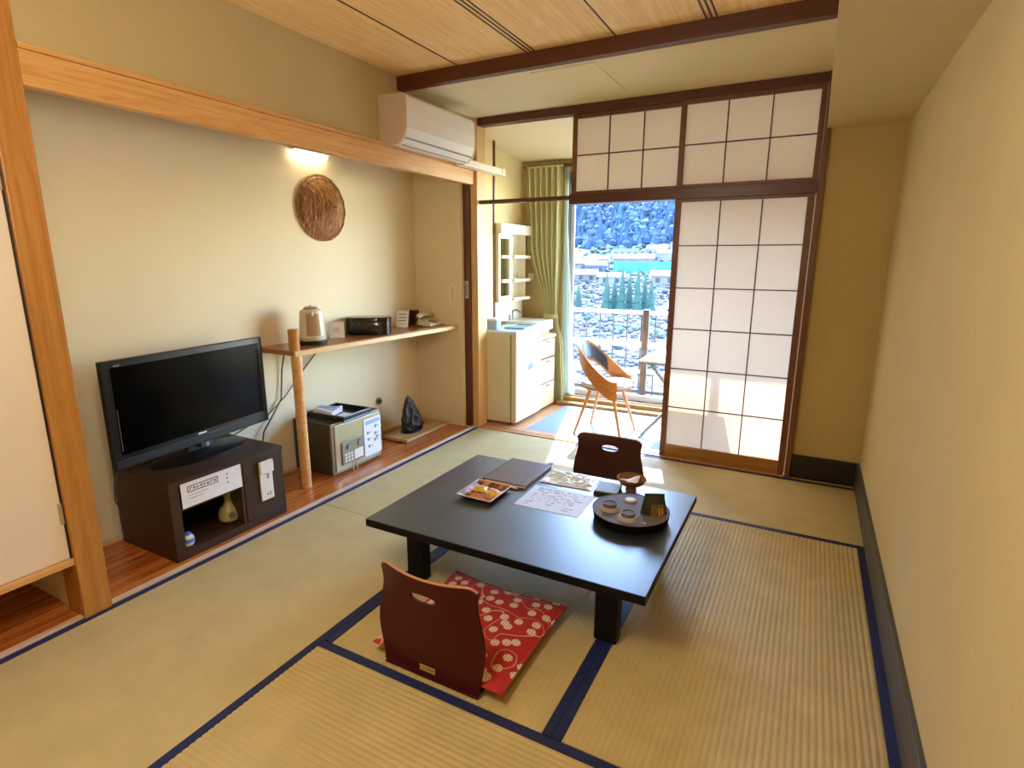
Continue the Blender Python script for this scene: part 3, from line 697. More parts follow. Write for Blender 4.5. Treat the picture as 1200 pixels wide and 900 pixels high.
for (u0, u1, v0, v1) in ((0.66, 0.72, 0.3, 0.56), (0.78, 0.84, 0.34, 0.56)):
    mb.slab(lambda u, v: (lambda q: (q[0], q[1] - 0.0018, q[2]))(pouch(-1)(u0 + (u1 - u0) * u, v0 + (v1 - v0) * v)), lambda u, v: (0, -0.0006, 0), 2, 3)
many(mb.build('label_strokes', 'pink_print', pb))
bx(-0.044, 0.044, -0.004, 0.004, 0.126, 0.136).build('top_fold', 'leaf_bag', pb, 0.001)

# ================================================================== LEGLESS CHAIRS AND CUSHION
def boolean_cut(o, cutter):
    m = o.modifiers.new('cut', 'BOOLEAN'); m.object = cutter; m.operation = 'DIFFERENCE'; m.solver = 'EXACT'
    dg = bpy.context.evaluated_depsgraph_get(); ev = o.evaluated_get(dg)
    me = bpy.data.meshes.new_from_object(ev); o.modifiers.clear(); o.data = me
    bpy.data.objects.remove(cutter, do_unlink=True)

def zaisu(loc, rz, label, m):
    z = thing('legless_chair', label, 'floor chair', loc, rz, 'legless chairs at the low table')
    def wid(v):    # half width
        return 0.208 + 0.022 * math.sin(PI * min(1, v * 1.25)) ** 2 - 0.040 * max(0, v - 0.62) ** 1 + 0.13 * max(0, v - 0.80) ** 1.3
    def back(u, v):
        a = (u - .5) * 2
        h = 0.012 + 0.412 * v
        corner = 0.024 * (max(0, abs(a) - 0.80) / 0.20) ** 2 * max(0, (v - 0.80) / 0.20)
        return (a * wid(v), 0.020 - 0.028 * v ** 1.4 + 0.040 * (a * a) * (0.25 + 0.75 * v), h - corner + 0.010 * (a * a - 0.5) * v)
    o = MB().slab(back, lambda u, v: (0, -0.012, 0.001), 28, 28).build('backrest', m, z)
    cut = MB()
    n = 24; poly = []
    for k in range(n):
        a = 2 * PI * k / n
        poly.append((0.345 + 0.018 * math.copysign(abs(math.sin(a)) ** .8, math.sin(a)) , 0.054 * math.copysign(abs(math.cos(a)) ** .8, math.cos(a))))
    cut.prism([(a, b2) for a, b2 in poly], 'y', -0.3, 0.3)
    c = cut.build('cutter', m, z)
    bpy.context.view_layer.update()
    boolean_cut(o, c)
    o.data.materials.clear(); o.data.materials.append(MAT[m])
    for p_ in o.data.polygons: p_.use_smooth = True
    o.data.set_sharp_from_angle(angle=math.radians(35))
    # pale plywood edge along the top
    e = MB().tube([(lambda q: (q[0], q[1] - 0.006, q[2] + 0.0015))(back(0.01 + 0.98 * k / 24, 1.0)) for k in range(25)], 0.0058, 6)
    e.build('top_edge', 'ply_edge', z, smooth=True)
    bx(-0.205, 0.205, 0.012, 0.36, 0.001, 0.011).build('seat', m, z, 0.003)
    lb = MB().box(-0.034, 0.034, -0.0035, -0.001, 0.040, 0.050).box(-0.034, 0.034, -0.0040, -0.0015, 0.054, 0.064)
    for v_ in lb.bm.verts: v_.co.y += 0.0070
    lb.build('maker_label', 'label_tan', z)
    return z
zaisu((-1.085, 1.395, 0.0), 0.0, 'near red lacquered legless chair with a red cushion', 'lacquer_red')
zaisu((-1.015, 3.235, 0.0), PI, 'far legless chair painted backlit brown across the table, against the sunlit mat', 'lacquer_backlit')

cu = thing('floor_cushion', 'red floor cushion with white ball pattern on the near legless chair', 'cushion', (-1.072, 1.708, 0.012), -0.01)
def pad(sgn):
    def fn(u, v):
        a, b2 = (u - .5) * 2, (v - .5) * 2
        x = a * 0.285 * (1 - 0.05 * (1 - b2 * b2)); y = b2 * 0.285 * (1 - 0.05 * (1 - a * a))
        e = max(0, (1 - a ** 4)) ** .5 * max(0, (1 - b2 ** 4)) ** .5
        n = 0.003 * noise.noise(Vector((a * 2.2, b2 * 2.2, 4.0)))
        return (x, y, 0.030 + sgn * (0.026 if sgn > 0 else 0.028) * e + (n + 0.010 * (a * a * b2 * b2) if sgn > 0 else 0.010 * (a * a * b2 * b2)))
    return fn
cm = MB(); cm.grid(pad(1), 26, 26); cm.grid(pad(-1), 26, 26)
bmesh.ops.remove_doubles(cm.bm, verts=cm.bm.verts, dist=0.0008)
cm.build('cushion_body', 'cushion', cu, smooth=True)
pp = MB()
edge = [pad(1)(k / 16, 0) for k in range(16)] + [pad(1)(1, k / 16) for k in range(16)] + [pad(1)(1 - k / 16, 1) for k in range(16)] + [pad(1)(0, 1 - k / 16) for k in range(17)]
pp.tube(edge, 0.0045, 6, False); pp.build('piping', 'cushion', cu, smooth=True)

# ================================================================== TELEVISION ALCOVE
# ---- cabinet under the television
tc = thing('tv_cabinet', 'dark walnut television cabinet with an open niche', 'cabinet', (-2.665, 1.79, 0.006))
W, D, H = 0.335, 0.485, 0.425     # half width along y, depth, height; the front faces +x
cb = MB()
cb.box(-D, 0.008, -W, W, H - 0.022, H).box(-D, 0, -W, -W + 0.05, 0, H - 0.022).box(-D, 0, W - 0.018, W, 0, H - 0.022)
cb.box(-D, 0, -W + 0.05, W - 0.018, 0, 0.045).box(-D, -D + 0.012, -W + 0.05, W - 0.018, 0.045, H - 0.022).box(-D + 0.012, 0, 0.050, 0.068, 0.045, H - 0.022)
cb.build('carcass', 'walnut', tc, 0.0015)
bx(-0.016, 0.002, 0.071, W - 0.020, 0.048, H - 0.024).build('door', 'walnut', tc, 0.002)
bx(-0.30, -0.010, -W + 0.05, 0.050, 0.255, 0.268).build('niche_shelf', 'interior_dark', tc)
sg = thing('notice_sheet', 'white notice sheet across the top of the cabinet niche', 'notice', (-2.664, 1.675, 0.345), 0)
bx(0.001, 0.0035, -0.163, 0.172, -0.068, 0.066).build('sheet', 'paper', sg)
ink = MB()
x0, x1, z0, z1 = -0.130, 0.035, 0.008, 0.042
for a, b2, c, e in ((x0, x1, z1 - 0.004, z1), (x0, x1, z0, z0 + 0.004), (x0, x0 + 0.004, z0, z1), (x1 - 0.004, x1, z0, z1)): ink.box(0.003, 0.0042, a, b2, c, e)
y = x0 + 0.012
k = 0
while y < x1 - 0.016:      # blurred block lettering inside the frame: strokes only
    ink.box(0.003, 0.0042, y, y + 0.004, z0 + 0.009, z1 - 0.009)
    ink.box(0.003, 0.0042, y, y + 0.013, z1 - 0.013 - 0.004 * (k % 3), z1 - 0.0095 - 0.004 * (k % 3))
    if k % 2: ink.box(0.003, 0.0042, y + 0.009, y + 0.012, z0 + 0.008, z1 - 0.012)
    y += 0.0185; k += 1
many(ink.build('heading', 'ink', sg))
ink = MB()
for a, b2, c in ((-0.125, -0.02, -0.010), (-0.125, -0.05, -0.026)): ink.box(0.003, 0.0041, a, b2, c, c + 0.003)
for a, c in ((0.085, 0.03), (0.082, 0.008), (0.084, -0.018)): ink.box(0.003, 0.0041, a, a + 0.010, c, c + 0.008)
many(ink.build('small_print', 'ink_grey', sg))
rh = thing('remote_holder', 'white remote control in its holder on the cabinet door', 'remote control', (-2.662, 1.995, 0.262))
bx(0.001, 0.012, -0.040, 0.042, -0.118, 0.05).build('holder', 'white', rh, 0.003)
bx(0.004, 0.026, -0.042, 0.044, 0.045, 0.118).build('remote', 'white', rh, 0.005)
many(MB().box(0.0118, 0.0135, 0.004, 0.016, 0.008, 0.036).box(0.0118, 0.0135, 0.012, 0.020, -0.094, -0.072).box(0.0118, 0.0135, -0.006, 0.004, -0.090, -0.080).build('button_print', 'ink_grey', rh))
va = thing('flower_vase', 'small olive ceramic bottle vase inside the cabinet niche', 'vase', (-2.775, 1.825, 0.0515))
MB().lathe([(0.030, 0), (0.052, 0.020), (0.056, 0.050), (0.046, 0.080), (0.026, 0.104), (0.018, 0.125), (0.017, 0.165), (0.024, 0.182), (0.019, 0.182), (0.012, 0.165), (0.0, 0.150)], n=28).build('vase_body', 'ceramic', va, smooth=True)
MB().cyl((0.053, -0.018, 0.058), (0.0575, -0.020, 0.058), 0.017, n=18).build('crest_disc', 'ceramic_dark', va)
pj = thing('porcelain_jar', 'small blue and white porcelain jar low in the niche corner', 'jar', (-2.72, 1.550, 0.0515))
MB().lathe([(0.022, 0), (0.030, 0.012), (0.028, 0.045), (0.018, 0.058), (0.0, 0.058)], n=20).build('jar_body', 'white', pj, smooth=True)
MB().lathe([(0.0315, 0.022), (0.0315, 0.034), (0.029, 0.040), (0.029, 0.018)], n=20).build('blue_band', 'ink_blue', pj, smooth=True)
MB().lathe([(0.019, 0.058), (0.016, 0.066), (0.004, 0.070), (0.0, 0.078)], n=16).build('lid', 'ink_blue', pj, smooth=True)

# ---- television
tv = thing('television', 'black flat screen television on the walnut cabinet', 'television', (-2.93, 1.825, 0.4315), math.radians(7))
TW, TB, TT = 0.487, 0.062, 0.600
bx(-0.075, -0.02, -TW + 0.06, TW - 0.06, TB + 0.06, TT - 0.06).build('rear_housing', 'black_matte', tv, 0.015)
bx(-0.03, 0.0, -TW, TW, TB, TT).build('bezel', 'black_plastic', tv, 0.006)
bx(-0.002, 0.0015, -TW + 0.042, TW - 0.035, TB + 0.072, TT - 0.035).build('screen', 'screen', tv)
bx(-0.004, 0.004, -TW + 0.004, TW - 0.004, TB + 0.004, TB + 0.048).build('lower_strip', 'black_matte', tv, 0.003)
bx(0.0, 0.0025, -0.025, 0.028, TB + 0.054, TB + 0.062).build('badge', 'white', tv)
bx(0.0, 0.0025, -TW + 0.060, -TW + 0.090, TT - 0.030, TT - 0.024).build('corner_mark', 'ink_grey', tv)
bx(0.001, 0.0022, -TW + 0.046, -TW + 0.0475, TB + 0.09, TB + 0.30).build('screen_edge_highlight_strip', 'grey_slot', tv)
MB().prism([(-0.09, 0.02), (0.09, 0.02), (0.06, TB + 0.03), (-0.06, TB + 0.03)], 'x', -0.05, -0.02).build('stand_neck', 'black_plastic', tv, 0.004)
MB().lathe([(0.19, 0.0), (0.19, 0.006), (0.16, 0.016), (0.05, 0.026), (0.0, 0.027)], c=(-0.03, 0, 0), n=40, sx=0.72, sy=1.55).build('stand_base', 'black_plastic', tv, smooth=True)
MB().cyl((0.004, 0.02, TB - 0.012), (0.010, 0.02, TB - 0.012), 0.012, n=16).build('sensor', 'grey_slot', tv)
MB().box(-0.02, 0.006, -0.02, 0.06, TB - 0.026, TB + 0.002).build('sensor_housing', 'black_matte', tv, 0.004)
MB().tube([(-0.06, -0.42, 0.12), (-0.07, -0.46, -0.02), (-0.06, -0.475, -0.10), (-0.09, -0.44, -0.16)], 0.004, 6).build('power_lead', 'cable', tv, smooth=True)

# ---- wall shelf on a turned post
sh = thing('wall_shelf', 'long wooden wall shelf with pale front edge in the alcove', 'shelf', (-3.2, 2.43, 0.0))
sp = MB(); sp.hexa([(0, 0, 0.900), (0.345, 0, 0.900), (0.345, 1.72, 0.900), (0, 1.72, 0.900), (0, 0, 0.930), (0.345, 0, 0.930), (0.345, 1.72, 0.930), (0, 1.72, 0.930)])
sp.build('shelf_board', 'shelf', sh, 0.002)
MB().hexa([(0.346, 0, 0.898), (0.362, 0, 0.898), (0.45, 1.76, 0.898), (0.346, 1.76, 0.898), (0.346, 0, 0.931), (0.362, 0, 0.931), (0.45, 1.76, 0.931), (0.346, 1.76, 0.931)]).build('front_edge', 'shelf_edge', sh, 0.002)
MB().cyl((0.335, 0.028, 0.007), (0.335, 0.028, 0.900), 0.034, 0.034, 16).build('leg', 'lintel', sh, smooth=True)
MB().cyl((0.325, 0.028, 0.931), (0.325, 0.028, 1.068), 0.034, 0.034, 16).build('post_top', 'post', sh, smooth=True)
SZ = 0.9315
kt = thing('electric_kettle', 'ivory electric kettle on the wall shelf by its post', 'kettle', (-3.02, 2.745, SZ), 0.84)
MB().lathe([(0.085, 0.0), (0.093, 0.004), (0.095, 0.020), (0.088, 0.026), (0.0, 0.026)], n=32).build('base_plate', 'black_matte', kt, smooth=True)
MB().lathe([(0.088, 0.026), (0.094, 0.034), (0.094, 0.050), (0.087, 0.056), (0.078, 0.20), (0.074, 0.224), (0.060, 0.236), (0.0, 0.240)], n=36).build('body', 'kettle', kt, smooth=True)
kp = MB().slab(lambda u, v: (lambda a, r: (r * math.cos(a), r * math.sin(a), 0.06 + 0.15 * v))(-1.45 + 1.1 * (u - .5), 0.0865 - 0.009 * v), lambda u, v: (lambda a: (0.002 * math.cos(a), 0.002 * math.sin(a), 0))(-1.45 + 1.1 * (u - .5)), 8, 4)
kp.build('front_panel', 'kettle_panel', kt, smooth=True)
MB().lathe([(0.045, 0.236), (0.050, 0.244), (0.040, 0.252), (0.0, 0.254)], n=24).build('lid', 'kettle_panel', kt, smooth=True)
MB().lathe([(0.010, 0.250), (0.012, 0.262), (0.0, 0.266)], n=12).build('knob', 'kettle', kt, smooth=True)
MB().tube([(0.0, -0.075, 0.205), (0.0, -0.098, 0.222), (0.0, -0.104, 0.226)], [0.016, 0.012, 0.009], 10).build('spout', 'kettle', kt, smooth=True)
MB().slab(lambda u, v: (-0.02 + 0.04 * u, 0.075 + 0.055 * math.sin(PI * v), 0.07 + 0.14 * v), lambda u, v: (0, 0.008, 0), 2, 12).build('handle', 'kettle', kt, smooth=True)
c1 = thing('small_card', 'small white card standing between kettle and lacquer box', 'card', (-3.08, 3.03, SZ), 0.75)
MB().hexa([(-0.055, 0, 0), (0.055, 0, 0), (0.055, 0.004, 0), (-0.055, 0.004, 0), (-0.055, 0.03, 0.115), (0.055, 0.03, 0.115), (0.055, 0.034, 0.115), (-0.055, 0.034, 0.115)]).build('card_face', 'paper', c1)
MB().hexa([(-0.05, 0.05, 0), (0.05, 0.05, 0), (0.05, 0.054, 0), (-0.05, 0.054, 0), (-0.05, 0.032, 0.11), (0.05, 0.032, 0.11), (0.05, 0.035, 0.11), (-0.05, 0.035, 0.11)]).build('card_back', 'paper', c1)
MB().hexa([(-0.03, -0.0012 + 0.0105, 0.035), (0.02, -0.0012 + 0.0105, 0.035), (0.02, 0.011, 0.035), (-0.03, 0.011, 0.035), (-0.03, 0.0185, 0.078), (0.02, 0.0185, 0.078), (0.02, 0.0205, 0.078), (-0.03, 0.0205, 0.078)]).build('card_print', 'pen', c1)
lb = thing('lacquer_box', 'low black lacquer tea box on the wall shelf', 'box', (-3.045, 3.34, SZ), 0.55)
MB().lathe([(0.165, 0.0), (0.170, 0.004), (0.172, 0.10), (0.168, 0.104), (0.0, 0.104)], n=48, sx=1.0, sy=0.62, power=0.62).build('box_body', 'black_lacquer', lb, smooth=True)
MB().lathe([(0.174, 0.104), (0.175, 0.124), (0.165, 0.133), (0.0, 0.135)], n=48, sx=1.0, sy=0.62, power=0.62).build('lid', 'black_lacquer', lb, smooth=True)
c2_ = thing('tilted_notice', 'white notice card leaning back on a stand near the telephone', 'card', (-3.08, 3.78, SZ), 0.45)
MB().hexa([(-0.05, 0, 0.002), (0.05, 0, 0.002), (0.05, 0.006, 0.002), (-0.05, 0.006, 0.002), (-0.05, 0.085, 0.135), (0.05, 0.085, 0.135), (0.05, 0.091, 0.135), (-0.05, 0.091, 0.135)]).build('card_face', 'paper', c2_)
MB().box(-0.04, 0.04, 0.0, 0.09, 0.0, 0.004).hexa([(-0.02, 0.082, 0.003), (0.02, 0.082, 0.003), (0.02, 0.088, 0.003), (-0.02, 0.088, 0.003), (-0.02, 0.084, 0.126), (0.02, 0.084, 0.126), (0.02, 0.090, 0.128), (-0.02, 0.090, 0.128)]).build('stand', 'white', c2_)
mb = MB()
for k in range(4):
    f0 = 0.2 + k * 0.19
    mb.hexa([(-0.035, 0.083 * f0 - 0.001, 0.133 * f0), (0.03, 0.083 * f0 - 0.001, 0.133 * f0), (0.03, 0.083 * f0 + 0.002, 0.133 * f0), (-0.035, 0.083 * f0 + 0.002, 0.133 * f0)] + [(x_, y_ + 0.0055, z_ + 0.008) for x_, y_, z_ in [(-0.035, 0.083 * f0 - 0.001, 0.133 * f0), (0.03, 0.083 * f0 - 0.001, 0.133 * f0), (0.03, 0.083 * f0 + 0.002, 0.133 * f0), (-0.035, 0.083 * f0 + 0.002, 0.133 * f0)]])
many(mb.build('card_print', 'ink_grey', c2_))
ph = thing('telephone', 'cream desk telephone at the far end of the shelf', 'telephone', (-2.97, 4.03, SZ), 0.0)
MB().hexa([(-0.075, -0.10, 0), (0.085, -0.10, 0), (0.085, 0.10, 0), (-0.075, 0.10, 0), (-0.07, -0.09, 0.060), (0.08, -0.09, 0.025), (0.08, 0.09, 0.025), (-0.07, 0.09, 0.060)]).build('phone_body', 'kettle', ph, 0.008)
MB().tube([(-0.050, -0.10, 0.078), (-0.045, -0.085, 0.088), (-0.040, 0.0, 0.098), (-0.045, 0.085, 0.088), (-0.050, 0.10, 0.078)], [0.022, 0.022, 0.015, 0.022, 0.022], 10).build('handset', 'kettle', ph, smooth=True)
kb = MB()
for i in range(4):
    for j in range(3): kb.box(0.010 + 0.015 * i, 0.020 + 0.015 * i, -0.030 + 0.025 * j, -0.014 + 0.025 * j, 0.036 - 0.0035 * i, 0.048 - 0.0035 * i)
many(kb.build('keypad', 'grey_slot', ph, 0.001))
MB().tube([(-0.04, -0.105, 0.075), (-0.05, -0.125, 0.03), (-0.03, -0.115, 0.006), (0.0, -0.108, 0.006)], 0.004, 6).build('coiled_cord', 'navy_tag', ph, smooth=True)
rb = thing('red_box', 'tiny dark red box behind the telephone', 'box', (-3.15, 4.05, SZ), 0)
bx(-0.03, 0.03, -0.03, 0.03, 0.0, 0.105).build('box_body', 'navy_tag', rb, 0.003)
bx(-0.031, 0.031, -0.031, 0.031, 0.105, 0.125).build('lid', 'navy_tag', rb, 0.003)
ts = thing('shoe_horn', 'pale loop hanging on the alcove side wall above the telephone', 'hanging loop', (-2.788, 4.149, 1.30))
MB().cyl((0, 0.0, 0), (0, -0.02, 0), 0.006, n=10).build('hook', 'brass', ts)
MB().tube([(0, -0.012, 0.004), (-0.020, -0.010, -0.05), (-0.022, -0.008, -0.14), (0.0, -0.008, -0.165), (0.022, -0.008, -0.14), (0.020, -0.010, -0.05), (0, -0.012, 0.004)], 0.009, 6).build('loop', 'tassel', ts, smooth=True)
mb = MB()
for nm, lbl, pts in (('kettle_cord', 'dark cord dropping steeply from behind the kettle', [(-3.16, 2.62, 0.90), (-3.185, 2.60, 0.75), (-3.18, 2.57, 0.55), (-3.17, 2.40, 0.36), (-3.10, 2.27, 0.10), (-3.05, 2.24, 0.013)]),
                     ('power_cord', 'long dark cord slanting from under the shelf to the television', [(-3.17, 2.98, 0.897), (-3.185, 2.82, 0.75), (-3.18, 2.60, 0.56), (-3.16, 2.42, 0.46), (-3.09, 2.24, 0.462), (-3.04, 2.08, 0.442)])):
    a = thing(nm, lbl, 'cord', pts[0])
    MB().tube([Vector(q) - Vector(pts[0]) for q in pts], 0.005, 6).build('cord', 'cable', a, smooth=True)
    MB().cyl((0.0, 0, -0.02), (0.0, 0, 0.012), 0.008, n=8).build('strain_relief', 'cable', a)

# ---- wicker hat on the wall
ht = thing('straw_hat', 'round dark woven straw hat hung on the alcove wall', 'hat', (-3.199, 3.068, 1.862))
N = 48
hb = MB()
def hatp(u, v):
    r = 0.226 * u; a = 2 * PI * v
    rr_ = r * (1 + 0.004 * math.sin(24 * a) * (u > .98))
    return (0.012 + 0.135 * (1 - u) ** 0.95 + 0.0022 * math.sin(a * 24) * u, rr_ * math.cos(a), rr_ * math.sin(a))
hb.grid(lambda u, v: hatp(0.02 + 0.98 * v, u), N * 2, 10)
bmesh.ops.remove_doubles(hb.bm, verts=hb.bm.verts, dist=1e-5)
hb.build('crown', 'straw', ht, smooth='all')
rg = MB().tube([hatp(1.0, k / 40) for k in range(41)], 0.007, 6, False); rg.build('brim_ring', 'straw', ht, smooth=True)
rg = MB()
for rad in (0.90,): rg.tube([(lambda q: (q[0] + 0.003, q[1], q[2]))(hatp(rad, k / 36)) for k in range(37)], 0.0025, 5, False)
rg.build('binding_hoops', 'bamboo', ht, smooth=True)
MB().lathe([(0.014, -0.006), (0.012, 0.006), (0.0, 0.009)], n=10).build('tip_knot', 'bamboo', ht).location = (0.145, 0, 0)
# ---- small tube lamp tucked behind the lintel over the hat
al = thing('alcove_lamp', 'small tube lamp tucked behind the lintel above the hat', 'lamp', (-3.14, 2.98, 2.222))
bx(-0.055, 0.0, -0.16, 0.16, 0.0, 0.05).build('lamp_body', 'white', al, 0.004)
tm = bpy.data.materials.new('lamp_tube_glow'); tm.use_nodes = True
e_ = tm.node_tree.nodes; e_.clear(); em = e_.new('ShaderNodeEmission'); oo = e_.new('ShaderNodeOutputMaterial')
em.inputs[0].default_value = (1.0, 0.9, 0.65, 1); em.inputs[1].default_value = 30.0; tm.node_tree.links.new(em.outputs[0], oo.inputs[0])
MB().cyl((-0.02, -0.14, -0.012), (-0.02, 0.14, -0.012), 0.011, n=10).build('tube', tm, al, smooth=True)

# ---- outlet, safe and things on it
ol = thing('wall_outlet', 'round brown outlet on the alcove wall above the safe', 'outlet', (-3.2, 3.575, 0.31))
MB().cyl((0.0, 0, 0), (0.012, 0, 0), 0.032, n=20).build('plate', 'grey_slot', ol, smooth=True)
MB().cyl((0.012, -0.004, 0), (0.028, -0.004, 0), 0.018, n=14).build('plug', 'black_matte', ol, smooth=True)
sf = thing('safe_box', 'olive steel room safe with champagne door and keypad', 'safe', (-2.81, 2.905, 0.006), 0.01)
SW, SH = 0.25, 0.385
bx(-0.375, -0.022, -SW, SW, 0.014, SH).build('body', 'safe', sf, 0.006)
for y in (-SW + 0.045, SW - 0.045): bx(-0.34, -0.05, y - 0.015, y + 0.015, 0.0, 0.014).build('foot', 'black_matte', sf)
fr = MB(); fr.box(-0.021, -0.006, -SW, SW, 0.014, SH); fr.build('front_frame', 'keypad', sf, 0.004)
bx(-0.008, 0.003, -SW + 0.022, SW - 0.016, 0.034, SH - 0.016).build('door', 'safe_door', sf, 0.004)
kpd = bx(0.003, 0.014, -0.175, 0.040, 0.070, 0.235); kpo = kpd.build('keypad_panel', 'keypad', sf, 0.003)
kk = MB()
for i in range(3):
    for j in range(3): kk.box(0.0138, 0.0165, -0.155 + 0.030 * i, -0.135 + 0.030 * i, 0.085 + 0.024 * j, 0.102 + 0.024 * j)
many(kk.build('key', 'white', kpo, 0.001))
bx(0.0138, 0.0158, -0.06, 0.030, 0.085, 0.155).build('instruction_plate', 'white', kpo)
MB().cyl((0.0138, -0.115, 0.195), (0.026, -0.115, 0.195), 0.017, n=16).build('knob', 'steel', kpo, smooth=True)
MB().cyl((0.0138, -0.010, 0.195), (0.022, -0.010, 0.195), 0.016, n=16).box(0.014, 0.022, -0.016, -0.004, 0.185, 0.225).build('lock', 'steel', kpo, smooth=True)
for z in (0.07, 0.265): bx(-0.014, 0.004, SW - 0.012, SW + 0.008, z, z + 0.075).build('hinge', 'black_matte', sf, 0.003)
MB().cyl((0.006, -0.07, 0.070), (0.008, -0.072, -0.002), 0.003, n=6).cyl((0.006, -0.03, 0.070), (0.008, -0.028, -0.002), 0.003, n=6).build('hanging_key_strap', 'tassel', sf)
sn = thing('instruction_sheet', 'white instruction sheet stuck on the right half of the safe door', 'notice', (-2.806, 3.055, 0.2), 0.01)
bx(0.0005, 0.0025, -0.095, 0.090, -0.135, 0.150).build('sheet', 'paper', sn)
mb = MB(); mb.box(0.002, 0.0032, -0.075, 0.078, 0.105, 0.135); mb.build('heading_band', 'ink_pale', sn)
mb = MB()
for y, z in ((-0.065, 0.03), (-0.06, -0.02), (-0.055, -0.075), (0.02, 0.065), (0.015, 0.01), (0.03, -0.02), (0.01, -0.04)):
    mb.box(0.002, 0.0032, y, y + 0.022, z, z + 0.022); mb.box(0.002, 0.0031, y + 0.026, y + 0.05, z + 0.008, z + 0.013)
many(mb.build('diagram_print', 'ink_grey', sn))
SZ2 = 0.006 + SH + 0.0008
ty = thing('amenity_tray', 'square black tray on top of the room safe', 'tray', (-2.955, 2.885, SZ2), 0.05)
mb = MB().box(-0.17, 0.17, -0.15, 0.15, 0.0, 0.008)
mb.box(-0.17, 0.17, -0.15, -0.138, 0.008, 0.040).box(-0.17, 0.17, 0.138, 0.15, 0.008, 0.040).box(-0.17, -0.158, -0.138, 0.138, 0.008, 0.040).box(0.158, 0.17, -0.138, 0.138, 0.008, 0.040)
mb.build('tray_body', 'black_lacquer', ty, 0.003)
cl = thing('folded_towel', 'white folded hand towel in the tray on the safe', 'towel', (-3.02, 2.835, SZ2 + 0.0085), 0.3)
MB().slab(lambda u, v: ((u - .5) * .15, (v - .5) * .16, 0.045 + 0.008 * math.sin(5 * u + 2 * v)), lambda u, v: (0, 0, -0.045 - 0.008 * math.sin(5 * u + 2 * v) + 0.001), 8, 8).build('folds', 'towel', cl, 0.006, smooth=True)
MB().box(-0.076, 0.076, -0.02, 0.02, 0.053, 0.056).build('paper_band', 'ink_pale', cl)
cl = thing('paper_slip', 'white paper slip lying flat in the tray on the safe', 'paper slip', (-2.88, 2.86, SZ2 + 0.0085), 0.1)
bx(-0.05, 0.05, -0.08, 0.05, 0.0, 0.004).build('slip', 'paper', cl)
bx(-0.04, 0.04, -0.06, -0.03, 0.004, 0.0045).build('print', 'ink_pale', cl)

# ---- standing stone on its board
rbd = thing('display_board', 'pale wooden display board on the alcove floor', 'board', (-2.97, 3.80, 0.006))
bx(-0.135, 0.135, -0.31, 0.31, 0.006, 0.030).build('plank', 'board', rbd, 0.002)
for y in (-0.26, 0.26): bx(-0.12, 0.12, y - 0.012, y + 0.012, 0.0, 0.006).build('batten', 'board', rbd)
st = thing('viewing_stone', 'dark pointed viewing stone standing on the display board', 'stone', (-2.99, 3.755, 0.0365), 0.2)
sb = bmesh.new(); bmesh.ops.create_icosphere(sb, subdivisions=4, radius=1.0)
for v in sb.verts:
    c = v.co.copy(); h = (c.z + 1) / 2
    taper = (1 - h) ** 0.75 * 0.95 + 0.10
    n = noise.noise(c * 2.1 + Vector((3, 1, 2))) * 0.35 + noise.noise(c * 5.0) * 0.22 + 0.10 * abs(noise.noise(c * 9.0))
    hor = Vector((c.x, c.y, 0)); 
    if hor.length > 1e-4: hor = hor.normalized() * min(1, hor.length * 1.35)
    v.co = Vector((hor.x * 0.085 * taper * (1 + n), hor.y * 0.145 * taper * (1 + n) - 0.090 * h + 0.030, max(0, h * 0.335 * (1 + 0.06 * n) - 0.012)))
mb = MB(); mb.bm.free(); mb.bm = sb
mb.build('stone_body', 'rock', st)
mb = MB().lathe([(0.085, 0.0), (0.088, 0.004), (0.082, 0.010), (0.0, 0.010)], n=28, sy=1.6); o = mb.build('stone_base', 'black_matte', st, smooth=True); o.location = (0, 0, -0.0005)

# ---- air conditioner
ac = thing('air_conditioner', 'cream wall mounted air conditioner above the lintel end', 'air conditioner', (-2.599, 3.46, 2.215))
prof = [(0.0, 0.045), (0.10, 0.012), (0.150, 0.012), (0.200, 0.050), (0.222, 0.110), (0.226, 0.20), (0.222, 0.295), (0.205, 0.312), (0.0, 0.318)]
MB().prism([(-b2, a) if False else (b2, a) for a, b2 in [(z_, x_) for x_, z_ in prof]][::1], 'y', -0.425, 0.425) if False else None
body = MB(); A = [body.bm.verts.new((x_, -0.405, z_)) for x_, z_ in prof]; B = [body.bm.verts.new((x_, 0.405, z_)) for x_, z_ in prof]
body.bm.faces.new(A); body.bm.faces.new(B[::-1])
for i in range(len(prof)): j = (i + 1) % len(prof); body.bm.faces.new((A[i], B[i], B[j], A[j]))
body.build('body', 'ac_white', ac, 0.008)
for y0, y1 in ((-0.427, -0.406), (0.406, 0.427)):
    e = MB(); A = [e.bm.verts.new((x_, y0, z_)) for x_, z_ in prof]; B = [e.bm.verts.new((x_, y1, z_)) for x_, z_ in prof]
    e.bm.faces.new(A); e.bm.faces.new(B[::-1])
    for i in range(len(prof)): j = (i + 1) % len(prof); e.bm.faces.new((A[i], B[i], B[j], A[j]))
    e.build('end_cap', 'ac_shaded', ac, 0.008)
MB().hexa([(0.105, -0.36, 0.006), (0.150, -0.36, 0.006), (0.150, 0.36, 0.006), (0.105, 0.36, 0.006), (0.105, -0.36, 0.012), (0.150, -0.36, 0.012), (0.150, 0.36, 0.012), (0.105, 0.36, 0.012)]).build('louver', 'ac_white', ac, 0.002)
MB().hexa([(0.154, -0.38, 0.010), (0.158, -0.38, 0.0135), (0.158, 0.38, 0.0135), (0.154, 0.38, 0.010), (0.151, -0.38, 0.015), (0.156, -0.38, 0.018), (0.156, 0.38, 0.018), (0.151, 0.38, 0.015)]).build('upper_slot', 'grey_slot', ac)
